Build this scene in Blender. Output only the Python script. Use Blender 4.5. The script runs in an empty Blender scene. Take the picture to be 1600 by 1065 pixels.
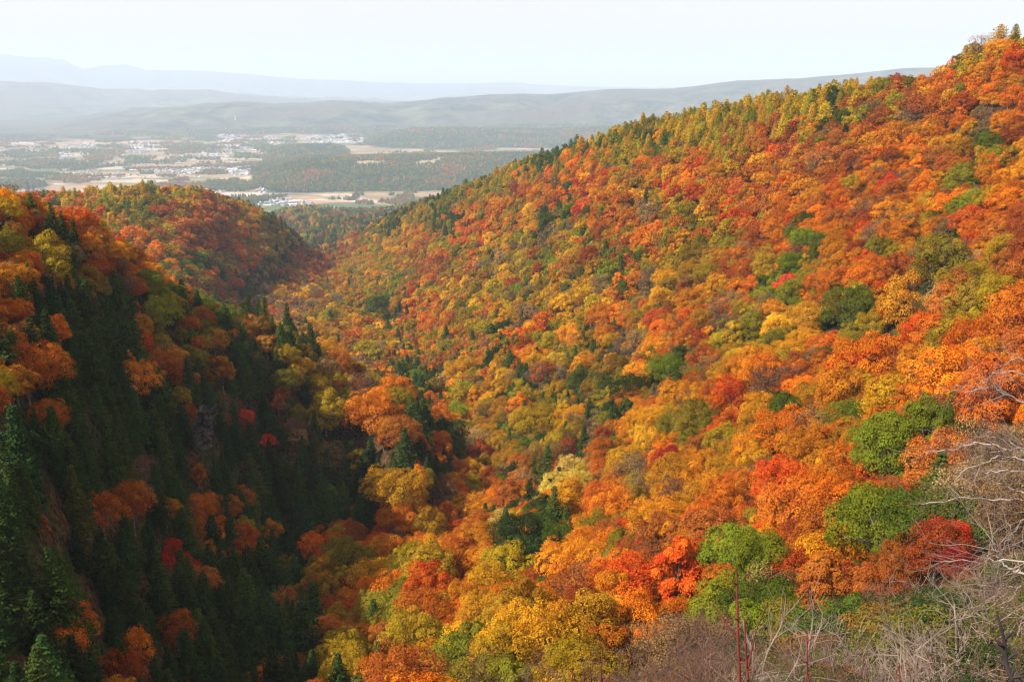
import bpy, math, random
import numpy as np
from mathutils import Vector, noise as mnoise

rng = np.random.default_rng(7)
random.seed(7)
scene = bpy.context.scene
COL = scene.collection

# ------------------------------------------------------------------ camera, sky, sun, exposure
F = 1570.0                      # focal length in pixels of the 1600 px wide photograph
PITCH = math.atan(402.5 / F)
cam_d = bpy.data.cameras.new("camera")
cam = bpy.data.objects.new("camera", cam_d)
COL.objects.link(cam)
cam_d.sensor_width = 36.0
cam_d.lens = 36.0 * F / 1600.0
cam_d.clip_start = 0.1
cam_d.clip_end = 200000.0
cam.location = (0, 0, 0)
cam.rotation_euler = (math.pi / 2 - PITCH, 0, 0)
scene.camera = cam

SUN_ELEV = math.radians(44.0)
SUN_AZ = math.radians(-119.0)    # measured from +Y (view direction) towards +X
sdir = Vector((math.sin(SUN_AZ) * math.cos(SUN_ELEV), math.cos(SUN_AZ) * math.cos(SUN_ELEV), math.sin(SUN_ELEV)))

world = bpy.data.worlds.new("World")
scene.world = world
world.use_nodes = True
wn = world.node_tree
wn.nodes.clear()
w_out = wn.nodes.new("ShaderNodeOutputWorld")
w_add = wn.nodes.new("ShaderNodeAddShader")
w_bg = wn.nodes.new("ShaderNodeBackground")
w_bg.inputs["Strength"].default_value = 0.05
sky = wn.nodes.new("ShaderNodeTexSky")
sky.sky_type = 'NISHITA'
sky.sun_disc = False
sky.sun_elevation = SUN_ELEV
sky.sun_rotation = SUN_AZ
sky.dust_density = 3.0
w_cl = wn.nodes.new("ShaderNodeBackground")       # thin high white cloud over the whole sky
w_cl.inputs["Color"].default_value = (1.0, 0.865, 0.775, 1)
w_cl.inputs["Strength"].default_value = 0.42
wn.links.new(sky.outputs[0], w_bg.inputs["Color"])
wn.links.new(w_bg.outputs[0], w_add.inputs[0])
wn.links.new(w_cl.outputs[0], w_add.inputs[1])
wn.links.new(w_add.outputs[0], w_out.inputs["Surface"])

sun_d = bpy.data.lights.new("sun", 'SUN')
sun_d.energy = 5.0
sun_d.angle = math.radians(0.6)
sun_d.color = (1.0, 0.91, 0.86)
sun = bpy.data.objects.new("sun", sun_d)
COL.objects.link(sun)
sun.rotation_euler = sdir.to_track_quat('Z', 'Y').to_euler()

scene.view_settings.view_transform = 'Standard'
scene.view_settings.look = 'None'
scene.view_settings.gamma = 1.0
scene.view_settings.use_curve_mapping = False
scene.view_settings.exposure = 0.78
cy = scene.cycles
cy.max_bounces = 4
cy.diffuse_bounces = 1
cy.glossy_bounces = 1
cy.transmission_bounces = 2
cy.volume_bounces = 1
cy.transparent_max_bounces = 4
cy.use_denoising = True
cy.pixel_filter_type = 'BLACKMAN_HARRIS'
cy.filter_width = 1.3

# ------------------------------------------------------------------ pixel helpers
CP, SP = math.cos(PITCH), math.sin(PITCH)
def ray(px, py):
    """unit-horizontal direction: (sin az, cos az, tan elev)"""
    x = (px - 800.0) / F; u = (532.5 - py) / F
    y = CP + SP * u; z = -SP + CP * u
    h = math.hypot(x, y)
    return x / h, y / h, z / h
def at(px, py, D):
    a, b, t = ray(px, py)
    return Vector((a * D, b * D, t * D))
def az_t(px, py):
    a, b, t = ray(px, py)
    return math.atan2(a, b), t
def project(P):
    """world points (N,3) -> px, py, depth"""
    x, y, z = P[:, 0], P[:, 1], P[:, 2]
    f = y * CP - z * SP
    u = y * SP + z * CP
    f = np.where(np.abs(f) < 1e-6, 1e-6, f)
    return 800 + F * x / f, 532.5 - F * u / f, f

# ------------------------------------------------------------------ terrain: canopy surface control points (photo x, photo y, distance)
CTRL = [
 # ridge of the long slope
 (1600,72,430),(1530,85,450),(1490,106,480),(1400,124,520),(1300,142,560),(1200,158,600),(1100,176,650),(1000,195,700),(950,216,750),
 (900,234,820),(850,250,880),(800,266,950),(740,290,1050),(700,306,1120),(640,331,1250),(600,348,1350),(560,368,1450),
 # the slope itself
 (1600,150,390),(1600,300,300),(1600,420,235),(1600,540,185),(1600,700,120),(1600,850,70),(1600,980,40),(1600,1060,26),
 (1500,200,410),(1500,400,270),(1500,600,175),(1500,800,95),(1500,930,50),(1500,1030,30),
 (1400,200,450),(1400,300,370),(1400,450,280),(1400,600,205),(1400,750,145),(1400,860,105),
 (1200,250,500),(1200,350,410),(1200,500,305),(1200,650,225),(1200,800,160),(1200,920,115),
 (1000,300,590),(1000,400,470),(1000,550,345),(1000,700,250),(1000,850,170),(1000,960,118),
 (900,300,700),(900,450,500),(900,600,360),(900,750,255),(900,850,190),
 (800,350,800),(800,450,600),(800,550,450),(800,650,345),(800,780,250),(800,900,175),(820,1000,112),
 (700,360,960),(700,440,740),(700,550,520),(700,650,390),(700,780,270),(700,880,200),
 (640,400,1000),(640,480,780),(600,560,560),(540,560,540),(620,600,430),
 (580,395,1250),(530,425,1120),(490,440,1000),(500,470,840),(445,478,830),(460,500,720),(405,500,740),(420,520,640),(390,500,700),(470,570,500),
 # knoll in the gorge and the gorge floor
 (590,640,290),(510,645,290),(650,700,265),(560,760,262),(480,760,258),(600,830,235),(660,800,245),
 (440,700,270),(400,720,262),(430,820,240),(420,890,215),(500,870,215),(560,930,180),(650,900,180),(560,1000,150),(650,1000,142),(700,1040,122),(620,1060,120),
 # left slope and its promontory
 (0,282,250),(60,308,280),(130,338,300),(200,383,315),(260,432,320),(330,485,315),(365,540,295),(400,590,280),(450,630,275),
 (0,400,205),(0,550,160),(0,650,140),(0,750,125),(0,900,108),(0,1000,98),(0,1065,90),
 (80,400,235),(150,450,240),(150,600,190),(150,750,160),(150,900,138),(150,1050,112),
 (240,500,262),(300,560,255),(300,640,235),(300,740,215),(300,850,185),(300,950,160),(300,1050,130),
 (370,660,258),(370,760,235),(370,860,205),(420,1000,150),(500,1050,125),(420,940,175),
 # far spur
 (0,316,1050),(60,312,1000),(130,308,980),(200,304,960),(260,307,960),(310,317,970),(350,332,1000),(400,345,1060),(440,357,1140),(470,380,1230),(485,402,1300),
 (150,330,880),(250,350,850),(330,380,880),(300,430,760),(340,480,700),(400,430,900),(425,440,930),(372,480,840),(455,415,1040),
 # beyond the notch
 (520,388,1550),(560,365,1900),(600,348,2200),(500,362,2000),(560,342,2700),(480,340,2500),(640,336,2600),(520,330,3100),(440,336,2700),(600,331,3100),
]
pts_u, pts_v, pts_t = [], [], []
KU = 4.0
def addp(a, D, t):
    pts_u.append(a * KU); pts_v.append(math.log(D)); pts_t.append(t)
for (px, py, D) in CTRL:
    a, t = az_t(px, py); addp(a, D, t)
# behind the crests: hidden ground falls away
for (px, py, D) in [(1600,52,430),(1400,112,520),(1200,150,600),(1000,195,700),(900,234,820),(800,266,950),(700,306,1120),(600,348,1350)]:
    a, t = az_t(px, py)
    z = t * D
    addp(a + .02, D * 1.25, (z - 55) / (D * 1.25)); addp(a + .03, D * 1.7, (z - 150) / (D * 1.7)); addp(a + .03, D * 3.0, (-400) / (D * 3.0))
for (px, py, D) in [(0,282,250),(130,338,300),(260,432,320)]:
    a, t = az_t(px, py)
    z = t * D
    addp(a - .01, D * 1.35, (z - 50) / (D * 1.35)); addp(a, D * 1.9, (z - 85) / (D * 1.9))
for px in (0, 130, 260, 360):
    a, t = az_t(px, 330); addp(a, 1350, -190 / 1350.0); addp(a, 2200, -370 / 2200.0); addp(a, 3000, -430 / 3000.0)
# near ground, just under the picture's lower edge, and outside the picture
for px in (0, 300, 600, 900):
    a, t = az_t(px, 1065)
    addp(a, 60, t - .10); addp(a, 35, t - .12); addp(a, 18, t - .14); addp(a, 8, -.80); addp(a, 3.5, -.86)
for px in (1150, 1350, 1600):
    a, t = az_t(px, 1065)
    addp(a, 30, t - .02 if px < 1500 else t + .01); addp(a, 16, t - .10); addp(a, 8, -.80); addp(a, 3.5, -.86)
for a, rows in ((math.radians(-38), [(60,-.8),(100,-.6),(160,-.32),(260,-.05),(400,-.08),(900,-.12),(1500,-.15),(2500,-.16)]),
                (math.radians(40), [(30,-.45),(80,-.28),(160,-.16),(300,-.02),(420,.06),(700,.0),(1500,-.15),(2500,-.16)]),
                (math.radians(-55), [(40,-.5),(160,.0),(400,.0),(1500,-.12)]),
                (math.radians(58), [(30,-.2),(160,.0),(400,.08),(1500,-.12)])):
    for D, t in rows: addp(a, D, t)
PU = np.array(pts_u); PV = np.array(pts_v); PT = np.array(pts_t)
def _phi(r2):
    return 0.5 * r2 * np.log(np.maximum(r2, 1e-12))
def fit_tps(lam=1e-3):
    n = len(PU)
    r2 = (PU[:, None] - PU[None]) ** 2 + (PV[:, None] - PV[None]) ** 2
    A = np.zeros((n + 3, n + 3))
    A[:n, :n] = _phi(r2) + lam * np.eye(n)
    A[:n, n] = 1; A[:n, n + 1] = PU; A[:n, n + 2] = PV
    A[n:, :n] = A[:n, n:].T
    b = np.zeros(n + 3); b[:n] = PT
    return np.linalg.solve(A, b)
TPS = fit_tps()
def tps_t(az, D):
    u = az * KU; v = np.log(np.maximum(D, 1e-3))
    out = np.empty(u.shape)
    uf, vf = u.ravel(), v.ravel(); of = out.ravel()
    for i in range(0, len(uf), 20000):
        a, b = uf[i:i + 20000], vf[i:i + 20000]
        r2 = (a[:, None] - PU[None]) ** 2 + (b[:, None] - PV[None]) ** 2
        of[i:i + 20000] = _phi(r2) @ TPS[:-3] + TPS[-3] + TPS[-2] * a + TPS[-1] * b
    return of.reshape(u.shape)

def sstep(a, b, x):
    s = np.clip((x - a) / (b - a), 0, 1)
    return s * s * (3 - 2 * s)

# periodic value noise in numpy
_G = rng.random((256, 256))
def vnoise(x, y):
    xi = np.floor(x).astype(int); yi = np.floor(y).astype(int)
    fx = x - xi; fy = y - yi
    fx = fx * fx * (3 - 2 * fx); fy = fy * fy * (3 - 2 * fy)
    a = _G[xi % 256, yi % 256]; b = _G[(xi + 1) % 256, yi % 256]
    c = _G[xi % 256, (yi + 1) % 256]; d = _G[(xi + 1) % 256, (yi + 1) % 256]
    return (a * (1 - fx) + b * fx) * (1 - fy) + (c * (1 - fx) + d * fx) * fy
def fbm(x, y, o=4):
    s = 0; a = .5
    for k in range(o):
        s = s + a * vnoise(x * 2 ** k + 17 * k, y * 2 ** k + 31 * k); a *= .5
    return s

PLAIN = -500.0
RIDGES = [  # crest line (photo x, y), crest distance, toe distance, far toe, spur noise
 ([(-900,300),(-300,230),(0,212),(60,200),(100,192),(200,175),(260,168),(300,166),(370,160),(430,164),(480,163),(520,158),(600,164),(700,152),(760,149),(870,146),(950,139),
   (1050,139),(1150,127),(1250,123),(1350,113),(1400,108),(1470,106),(1600,100),(2300,110)], 13800, 10300, 19000, 60),
 ([(-900,140),(0,127),(80,130),(160,140),(250,141),(330,142),(370,150),(500,158),(650,160),(760,152),(900,150),(1600,150),(2300,150)], 22000, 16500, 30000, 120),
 ([(-900,80),(0,85),(50,90),(100,94),(130,108),(160,104),(200,101),(230,109),(330,112),(450,122),(600,130),(800,130),(960,136),(1200,139),(1600,142),(2300,142)], 36000, 29000, 42000, 160),
]
for r in RIDGES:
    xs = [az_t(px, py)[0] for px, py in r[0]]; ts = [az_t(px, py)[1] for px, py in r[0]]
    # extra small skyline wiggle is added by noise below
    r[0].clear(); r[0].extend([np.array(xs), np.array(ts)])
def bump(az, D, pxa, pxb, D0, Dc, D1, zc, soft=.035):
    a0 = az_t(pxa, 250)[0]; a1 = az_t(pxb, 250)[0]
    w = sstep(a0 - soft, a0 + soft * 1.2, az) * (1 - sstep(a1 - soft, a1 + soft, az))
    s = sstep(D0, Dc, D) * (1 - sstep(Dc, D1, D))
    return w * s * (zc - PLAIN)
def far_z(az, D):
    x = np.sin(az) * D; y = np.cos(az) * D
    z = np.full(az.shape, PLAIN)
    n = fbm(x / 900, y / 900, 4)
    z = z + bump(az, D, 425, 2400, 4600, 5700, 7300, -402) * (.80 + .45 * n)
    z = z + bump(az, D, 600, 2400, 7700, 9100, 10800, -402, .03) * (.72 + .6 * n)
    z = z + bump(az, D, 425, 535, 6900, 7700, 8500, -452, .012) * (.8 + .4 * n)
    z = z + bump(az, D, -900, 60, 5200, 5600, 6100, -478, .02)
    for (xs, ts), Dc, D0, D1, amp in RIDGES:
        zc = np.interp(az, xs, ts) * Dc
        prof = sstep(D0, Dc, D) ** .8 * (1 - sstep(Dc, D1, D))
        rid = 1 - np.abs(fbm(x / (Dc * .055), y / (Dc * .16), 4) * 2 - 1) * 1.6
        spur = (rid - .5) * amp * 2.4 * (np.clip(prof * (1 - prof) * 4, 0, 1) * .9 + .1 * prof)
        h = (zc - PLAIN) * prof + spur * (prof > 0) * np.clip((zc - PLAIN) / 150, 0, 1)
        z = np.maximum(z, PLAIN + h)
    return z
def terrain_z(x, y):
    """bare ground height"""
    az = np.arctan2(x, y); D = np.hypot(x, y)
    D = np.maximum(D, .5)
    azc = np.clip(az, -1.05, 1.05)
    zn = tps_t(azc, np.clip(D, 3.0, 3600)) * np.clip(D, 3.0, 3600)
    off = (6.5 + 2.2 * (1 - sstep(-.22, -.08, az)) * (1 - sstep(400, 600, D))) * sstep(22, 90, D)
    zn = zn - off + (fbm(x / 60, y / 60, 3) - .45) * 7 * sstep(80, 300, D)
    zn = np.where(D < 3.0, -1.75 + (zn + 1.75) * sstep(1.2, 3.0, D), zn)
    # behind the camera the road verge and the hill it is cut into
    back = sstep(1.15, 1.75, np.abs(az))
    zb = -1.9 + np.minimum(D * .28, 160) * sstep(8, 60, D)
    zn = zn * (1 - back) + zb * back
    zf = far_z(az, D)
    w = sstep(3150, 4000, D)
    return zn * (1 - w) + zf * w

def canopy_D(px, py, add=0.0, start=20.0):
    """distance at which the pixel's ray meets the canopy"""
    a, b, t = ray(px, py)
    D = start * 1.02 ** np.arange(0, 320)
    z = terrain_z(a * D, b * D) + 6.5 * sstep(22, 90, D) + add
    hit = np.nonzero(z > t * D)[0]
    return float(D[hit[0]]) if len(hit) else None

# ------------------------------------------------------------------ materials
def newmat(name):
    m = bpy.data.materials.new(name); m.use_nodes = True
    nt = m.node_tree; nt.nodes.clear()
    return m, nt
def nd(nt, t, **kw):
    n = nt.nodes.new(t)
    for k, v in kw.items(): setattr(n, k, v)
    return n
def math_n(nt, op, a, b=None, c=None):
    n = nd(nt, "ShaderNodeMath", operation=op)
    for i, v in enumerate((a, b, c)):
        if v is None: continue
        if isinstance(v, (int, float)): n.inputs[i].default_value = v
        else: nt.links.new(v, n.inputs[i])
    return n.outputs[0]
def mix_c(nt, f, a, b, blend='MIX'):
    n = nd(nt, "ShaderNodeMix", data_type='RGBA', blend_type=blend)
    for sock, v in ((n.inputs[0], f), (n.inputs[6], a), (n.inputs[7], b)):
        if isinstance(v, (int, float)): sock.default_value = v
        elif isinstance(v, tuple): sock.default_value = (*v, 1) if len(v) == 3 else v
        else: nt.links.new(v, sock)
    return n.outputs[2]

def foliage_mat(name, transl=.28, vlo=.55, vhi=1.35, hue=.035):
    m, nt = newmat(name)
    tint = nd(nt, "ShaderNodeAttribute", attribute_type='INSTANCER', attribute_name="tint")
    var = nd(nt, "ShaderNodeAttribute", attribute_type='GEOMETRY', attribute_name="var")     # differs from leaf to leaf
    lob = nd(nt, "ShaderNodeAttribute", attribute_type='GEOMETRY', attribute_name="lobe")    # differs from bough to bough
    h = math_n(nt, 'MULTIPLY_ADD', math_n(nt, 'ADD', math_n(nt, 'MULTIPLY', var.outputs["Fac"], .5), math_n(nt, 'MULTIPLY', lob.outputs["Fac"], .5)), hue * 2, .5 - hue * .68)
    v = math_n(nt, 'MULTIPLY_ADD', math_n(nt, 'ADD', math_n(nt, 'MULTIPLY', var.outputs["Fac"], .6), math_n(nt, 'MULTIPLY', lob.outputs["Fac"], .4)), vhi - vlo, vlo)
    hs = nd(nt, "ShaderNodeHueSaturation")
    nt.links.new(h, hs.inputs["Hue"]); nt.links.new(v, hs.inputs["Value"]); nt.links.new(tint.outputs["Color"], hs.inputs["Color"])
    d = nd(nt, "ShaderNodeBsdfDiffuse"); t = nd(nt, "ShaderNodeBsdfTranslucent")
    ms = nd(nt, "ShaderNodeMixShader"); ms.inputs[0].default_value = transl
    nt.links.new(hs.outputs[0], d.inputs[0]); nt.links.new(hs.outputs[0], t.inputs[0])
    nt.links.new(d.outputs[0], ms.inputs[1]); nt.links.new(t.outputs[0], ms.inputs[2])
    o = nd(nt, "ShaderNodeOutputMaterial"); nt.links.new(ms.outputs[0], o.inputs[0])
    return m
M_LEAF = foliage_mat("autumn_leaves", .25, .5, 1.45, .022)
M_NEEDLE = foliage_mat("conifer_needles", .10, .5, 1.6, .02)

def bark_mat(name, c1, c2, scale=6.0):
    m, nt = newmat(name)
    tc = nd(nt, "ShaderNodeTexCoord")
    no = nd(nt, "ShaderNodeTexNoise"); no.inputs["Scale"].default_value = scale; no.inputs["Detail"].default_value = 6
    nt.links.new(tc.outputs["Object"], no.inputs["Vector"])
    r = nd(nt, "ShaderNodeMapRange"); r.inputs[1].default_value = .35; r.inputs[2].default_value = .68
    nt.links.new(no.outputs[0], r.inputs[0])
    c = mix_c(nt, r.outputs[0], c1, c2)
    b = nd(nt, "ShaderNodeBsdfPrincipled"); b.inputs["Roughness"].default_value = .85
    nt.links.new(c, b.inputs["Base Color"])
    o = nd(nt, "ShaderNodeOutputMaterial"); nt.links.new(b.outputs[0], o.inputs[0])
    return m
M_BARK = bark_mat("grey_bark", (.10, .08, .065), (.22, .19, .16))
M_TWIG_PALE = bark_mat("bleached_twigs", (.10, .07, .05), (.28, .21, .16), 3)
M_TWIG_BROWN = bark_mat("brown_twigs", (.055, .028, .017), (.15, .075, .04), 3)
M_BIRCH = bark_mat("pale_branch_bark", (.16, .13, .10), (.40, .35, .29), 5)
M_STALK = bark_mat("red_brown_stalk", (.10, .018, .014), (.20, .035, .022), 9)
M_DARKSTEM = bark_mat("dark_stem", (.018, .013, .012), (.045, .03, .026), 9)
M_ROCK = bark_mat("weathered_rock", (.012, .014, .011), (.12, .115, .10), .9)

# ------------------------------------------------------------------ ground sheet
def build_ground():
    # azimuth: fine in view, coarse behind
    fine = np.radians(np.linspace(-36, 36, 721))
    side = np.radians(np.linspace(38, 180, 60))
    az = np.concatenate([-side[::-1], fine, side[:-1]])
    r = [0.0]; d = 1.0
    while d < 44000:
        r.append(d)
        d *= 1.028 if d < 2500 else (1.0095 if d < 24000 else 1.02)
    r.append(44000.0); r = np.array(r[1:])
    A, R = np.meshgrid(az, r, indexing='ij')
    X = np.sin(A) * R; Y = np.cos(A) * R
    Z = terrain_z(X, Y)
    n, k = A.shape
    V = np.stack([X, Y, Z], -1).reshape(-1, 3)
    V = np.concatenate([V, [[0, 0, -1.75]]])
    i = np.arange(n)[:, None]; j = np.arange(k - 1)[None]
    i2 = (i + 1) % n
    q = np.stack([i * k + j, i * k + j + 1, i2 * k + j + 1, i2 * k + j], -1).reshape(-1, 4)
    return V, q, (az, r, Z[:, :])

def mesh_np(name, V, Q, mats, attrs=None, T=None, mat_idx=None, smooth=False):
    """V (N,3), Q (M,4) quads, T (K,3) tris"""
    me = bpy.data.meshes.new(name)
    V = np.asarray(V, dtype=np.float32)
    nq = 0 if Q is None else len(Q); nt_ = 0 if T is None else len(T)
    loops = []
    if nq: loops.append(np.asarray(Q).ravel())
    if nt_: loops.append(np.asarray(T).ravel())
    loops = np.concatenate(loops).astype(np.int32)
    starts = np.concatenate([np.arange(nq) * 4, nq * 4 + np.arange(nt_) * 3]).astype(np.int32)
    me.vertices.add(len(V)); me.vertices.foreach_set("co", V.ravel())
    me.loops.add(len(loops)); me.loops.foreach_set("vertex_index", loops)
    me.polygons.add(nq + nt_); me.polygons.foreach_set("loop_start", starts)
    if mat_idx is not None: me.polygons.foreach_set("material_index", np.asarray(mat_idx, dtype=np.int32))
    me.polygons.foreach_set("use_smooth", np.full(nq + nt_, smooth))
    me.update(calc_edges=True)
    for m in mats: me.materials.append(m)
    for k, v in (attrs or {}).items():
        a = me.attributes.new(k, 'FLOAT', 'FACE'); a.data.foreach_set("value", np.asarray(v, dtype=np.float32))
    return me
def link(name, me, parent=None, **props):
    o = bpy.data.objects.new(name, me); COL.objects.link(o)
    if parent: o.parent = parent
    for k, v in props.items(): o[k] = v
    return o

def ground_mat():
    m, nt = newmat("land")
    geo = nd(nt, "ShaderNodeNewGeometry")
    pos = geo.outputs["Position"]
    sep = nd(nt, "ShaderNodeSeparateXYZ"); nt.links.new(pos, sep.inputs[0])
    flat = nd(nt, "ShaderNodeCombineXYZ"); nt.links.new(sep.outputs[0], flat.inputs[0]); nt.links.new(sep.outputs[1], flat.inputs[1])
    dist = nd(nt, "ShaderNodeVectorMath", operation='LENGTH'); nt.links.new(flat.outputs[0], dist.inputs[0])
    def noise(scale, detail=5, rough=.6, vec=pos):
        n = nd(nt, "ShaderNodeTexNoise"); n.inputs["Scale"].default_value = scale; n.inputs["Detail"].default_value = detail; n.inputs["Roughness"].default_value = rough
        nt.links.new(vec, n.inputs["Vector"]); return n.outputs[0]
    def ramp(v, a, b):
        r = nd(nt, "ShaderNodeMapRange"); r.inputs[1].default_value = a; r.inputs[2].default_value = b
        nt.links.new(v, r.inputs[0]); return r.outputs[0]
    # forest floor: leaf litter
    litter = mix_c(nt, ramp(noise(.9, 8), .35, .65), (.035, .024, .014), (.13, .07, .028))
    litter = mix_c(nt, ramp(noise(.12, 4), .45, .6), litter, (.035, .045, .018))
    # fields of the basin
    mp = nd(nt, "ShaderNodeMapping"); mp.inputs["Rotation"].default_value = (0, 0, .5); mp.inputs["Scale"].default_value = (1 / 330., 1 / 150., 1)
    nt.links.new(flat.outputs[0], mp.inputs["Vector"])
    vo = nd(nt, "ShaderNodeTexVoronoi", distance='CHEBYCHEV'); vo.inputs["Scale"].default_value = 1.0; vo.inputs["Randomness"].default_value = .85
    nt.links.new(mp.outputs[0], vo.inputs["Vector"])
    sc = nd(nt, "ShaderNodeSeparateColor"); nt.links.new(vo.outputs["Color"], sc.inputs[0])
    cr = nd(nt, "ShaderNodeValToRGB"); cr.color_ramp.interpolation = 'CONSTANT'
    stops = [(0, (.22, .16, .09)), (.16, (.28, .21, .12)), (.34, (.17, .16, .08)), (.48, (.08, .12, .05)), (.58, (.34, .21, .13)), (.72, (.40, .33, .23)), (.84, (.13, .14, .07)), (.92, (.44, .38, .32))]
    el = cr.color_ramp.elements
    el[0].position, el[0].color = 0, (*stops[0][1], 1)
    el[1].position, el[1].color = stops[1][0], (*stops[1][1], 1)
    for p, c in stops[2:]:
        e = el.new(p); e.color = (*c, 1)
    nt.links.new(sc.outputs[0], cr.inputs[0])
    field = mix_c(nt, ramp(noise(1 / 90., 3), .5, .72), cr.outputs[0], (.15, .14, .075))
    # wooded hills far away
    far1 = mix_c(nt, ramp(noise(1 / 420., 9, .78), .43, .58), (.004, .018, .014), (.11, .11, .055))
    far1 = mix_c(nt, ramp(noise(1 / 1500., 4), .48, .62), far1, (.075, .060, .04))
    hill = ramp(math_n(nt, 'ADD', sep.outputs[2], math_n(nt, 'MULTIPLY', noise(1 / 700., 5), 18)), -487, -480)
    hill = math_n(nt, 'MAXIMUM', hill, ramp(math_n(nt, 'ADD', dist.outputs["Value"], math_n(nt, 'MULTIPLY', noise(1 / 800., 4), 2500)), 11300, 11500))
    farc = mix_c(nt, hill, field, far1)
    # woodland patches standing on the plain far out
    wood = ramp(noise(1 / 900., 6, .65, mp.outputs[0]), 10, 11)
    f_far = ramp(dist.outputs["Value"], 3500, 4000)
    col = mix_c(nt, f_far, litter, farc)
    b = nd(nt, "ShaderNodeBsdfDiffuse"); nt.links.new(col, b.inputs[0])
    bp = nd(nt, "ShaderNodeBump"); bp.inputs["Strength"].default_value = 1.0; bp.inputs["Distance"].default_value = 60
    nt.links.new(math_n(nt, 'MULTIPLY', noise(1 / 180., 8, .7), hill), bp.inputs["Height"]); nt.links.new(bp.outputs[0], b.inputs["Normal"])
    o = nd(nt, "ShaderNodeOutputMaterial"); nt.links.new(b.outputs[0], o.inputs[0])
    return m

GV, GQ, (G_AZ, G_R, G_Z) = build_ground()
k_ = len(G_R); n_ = len(G_AZ)
cidx = len(GV) - 1
capT = np.stack([np.full(n_, cidx), np.arange(n_) * k_, ((np.arange(n_) + 1) % n_) * k_], -1)
gme = mesh_np("ground", GV, GQ, [ground_mat()], T=capT, smooth=True)
link("ground", gme, kind='structure')

def ground_at(x, y):
    return float(terrain_z(np.array([x]), np.array([y]))[0])

# line of sight over the bare ground, to leave out what stands wholly hidden
hz = np.maximum.accumulate(G_Z / G_R[None], axis=1)
def sight(x, y, z):
    """True where (x,y,z) is above the terrain horizon seen from the viewpoint"""
    az = np.arctan2(x, y); D = np.hypot(x, y)
    i = np.clip(np.searchsorted(G_AZ, az), 0, len(G_AZ) - 1)
    j = np.clip(np.searchsorted(G_R, D * .97) - 1, 0, len(G_R) - 1)
    return z / D > hz[i, j]

# ------------------------------------------------------------------ tree shapes
def rand_dirs(r, n):
    v = r.normal(size=(n, 3)); return v / np.linalg.norm(v, axis=1, keepdims=True)
def leaf_quads(r, C, N, size, aspect=.8):
    """one bent-free quad per leaf spray, centre C, facing N"""
    n = len(C)
    up = rand_dirs(r, n)
    T = np.cross(N, up); T /= np.linalg.norm(T, axis=1, keepdims=True) + 1e-9
    B = np.cross(N, T)
    s = size[:, None] * .5
    a = T * s; b = B * s * aspect
    k1 = r.uniform(.5, 1, (n, 1)); k2 = r.uniform(.5, 1, (n, 1))
    V = np.stack([C - a * k1, C - b, C + a, C + b * k2], 1).reshape(-1, 3)   # kite shaped
    Q = np.arange(4 * n).reshape(-1, 4)
    return V, Q
def tube(P, R, sides=5):
    """tapered tube along points P with radii R"""
    P = np.asarray(P, float); n = len(P)
    d = np.gradient(P, axis=0); d /= np.linalg.norm(d, axis=1, keepdims=True) + 1e-9
    ref = np.array([0, 0, 1.0]) if abs(d[0][2]) < .9 else np.array([1.0, 0, 0])
    u = np.cross(d, ref); u /= np.linalg.norm(u, axis=1, keepdims=True) + 1e-9
    w = np.cross(d, u)
    a = np.arange(sides) * 2 * np.pi / sides
    ring = (np.cos(a)[None, :, None] * u[:, None] + np.sin(a)[None, :, None] * w[:, None]) * np.asarray(R)[:, None, None]
    V = (P[:, None] + ring).reshape(-1, 3)
    i = np.arange(n - 1)[:, None]; j = np.arange(sides)[None]; j2 = (j + 1) % sides
    Q = np.stack([i * sides + j, i * sides + j2, (i + 1) * sides + j2, (i + 1) * sides + j], -1).reshape(-1, 4)
    return V, Q
class MB:
    def __init__(s): s.V = []; s.Q = []; s.n = 0; s.var = []; s.lobe = []; s.mi = []
    def add(s, V, Q, var=None, lobe=None, mi=0):
        s.V.append(V); s.Q.append(np.asarray(Q) + s.n); s.n += len(V); m = len(Q)
        s.var.append(np.full(m, .5) if var is None else var); s.lobe.append(np.full(m, .5) if lobe is None else lobe); s.mi.append(np.full(m, mi))
    def mesh(s, name, mats, smooth=False):
        return mesh_np(name, np.concatenate(s.V), np.concatenate(s.Q), mats, {"var": np.concatenate(s.var), "lobe": np.concatenate(s.lobe)}, mat_idx=np.concatenate(s.mi), smooth=smooth)

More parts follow.
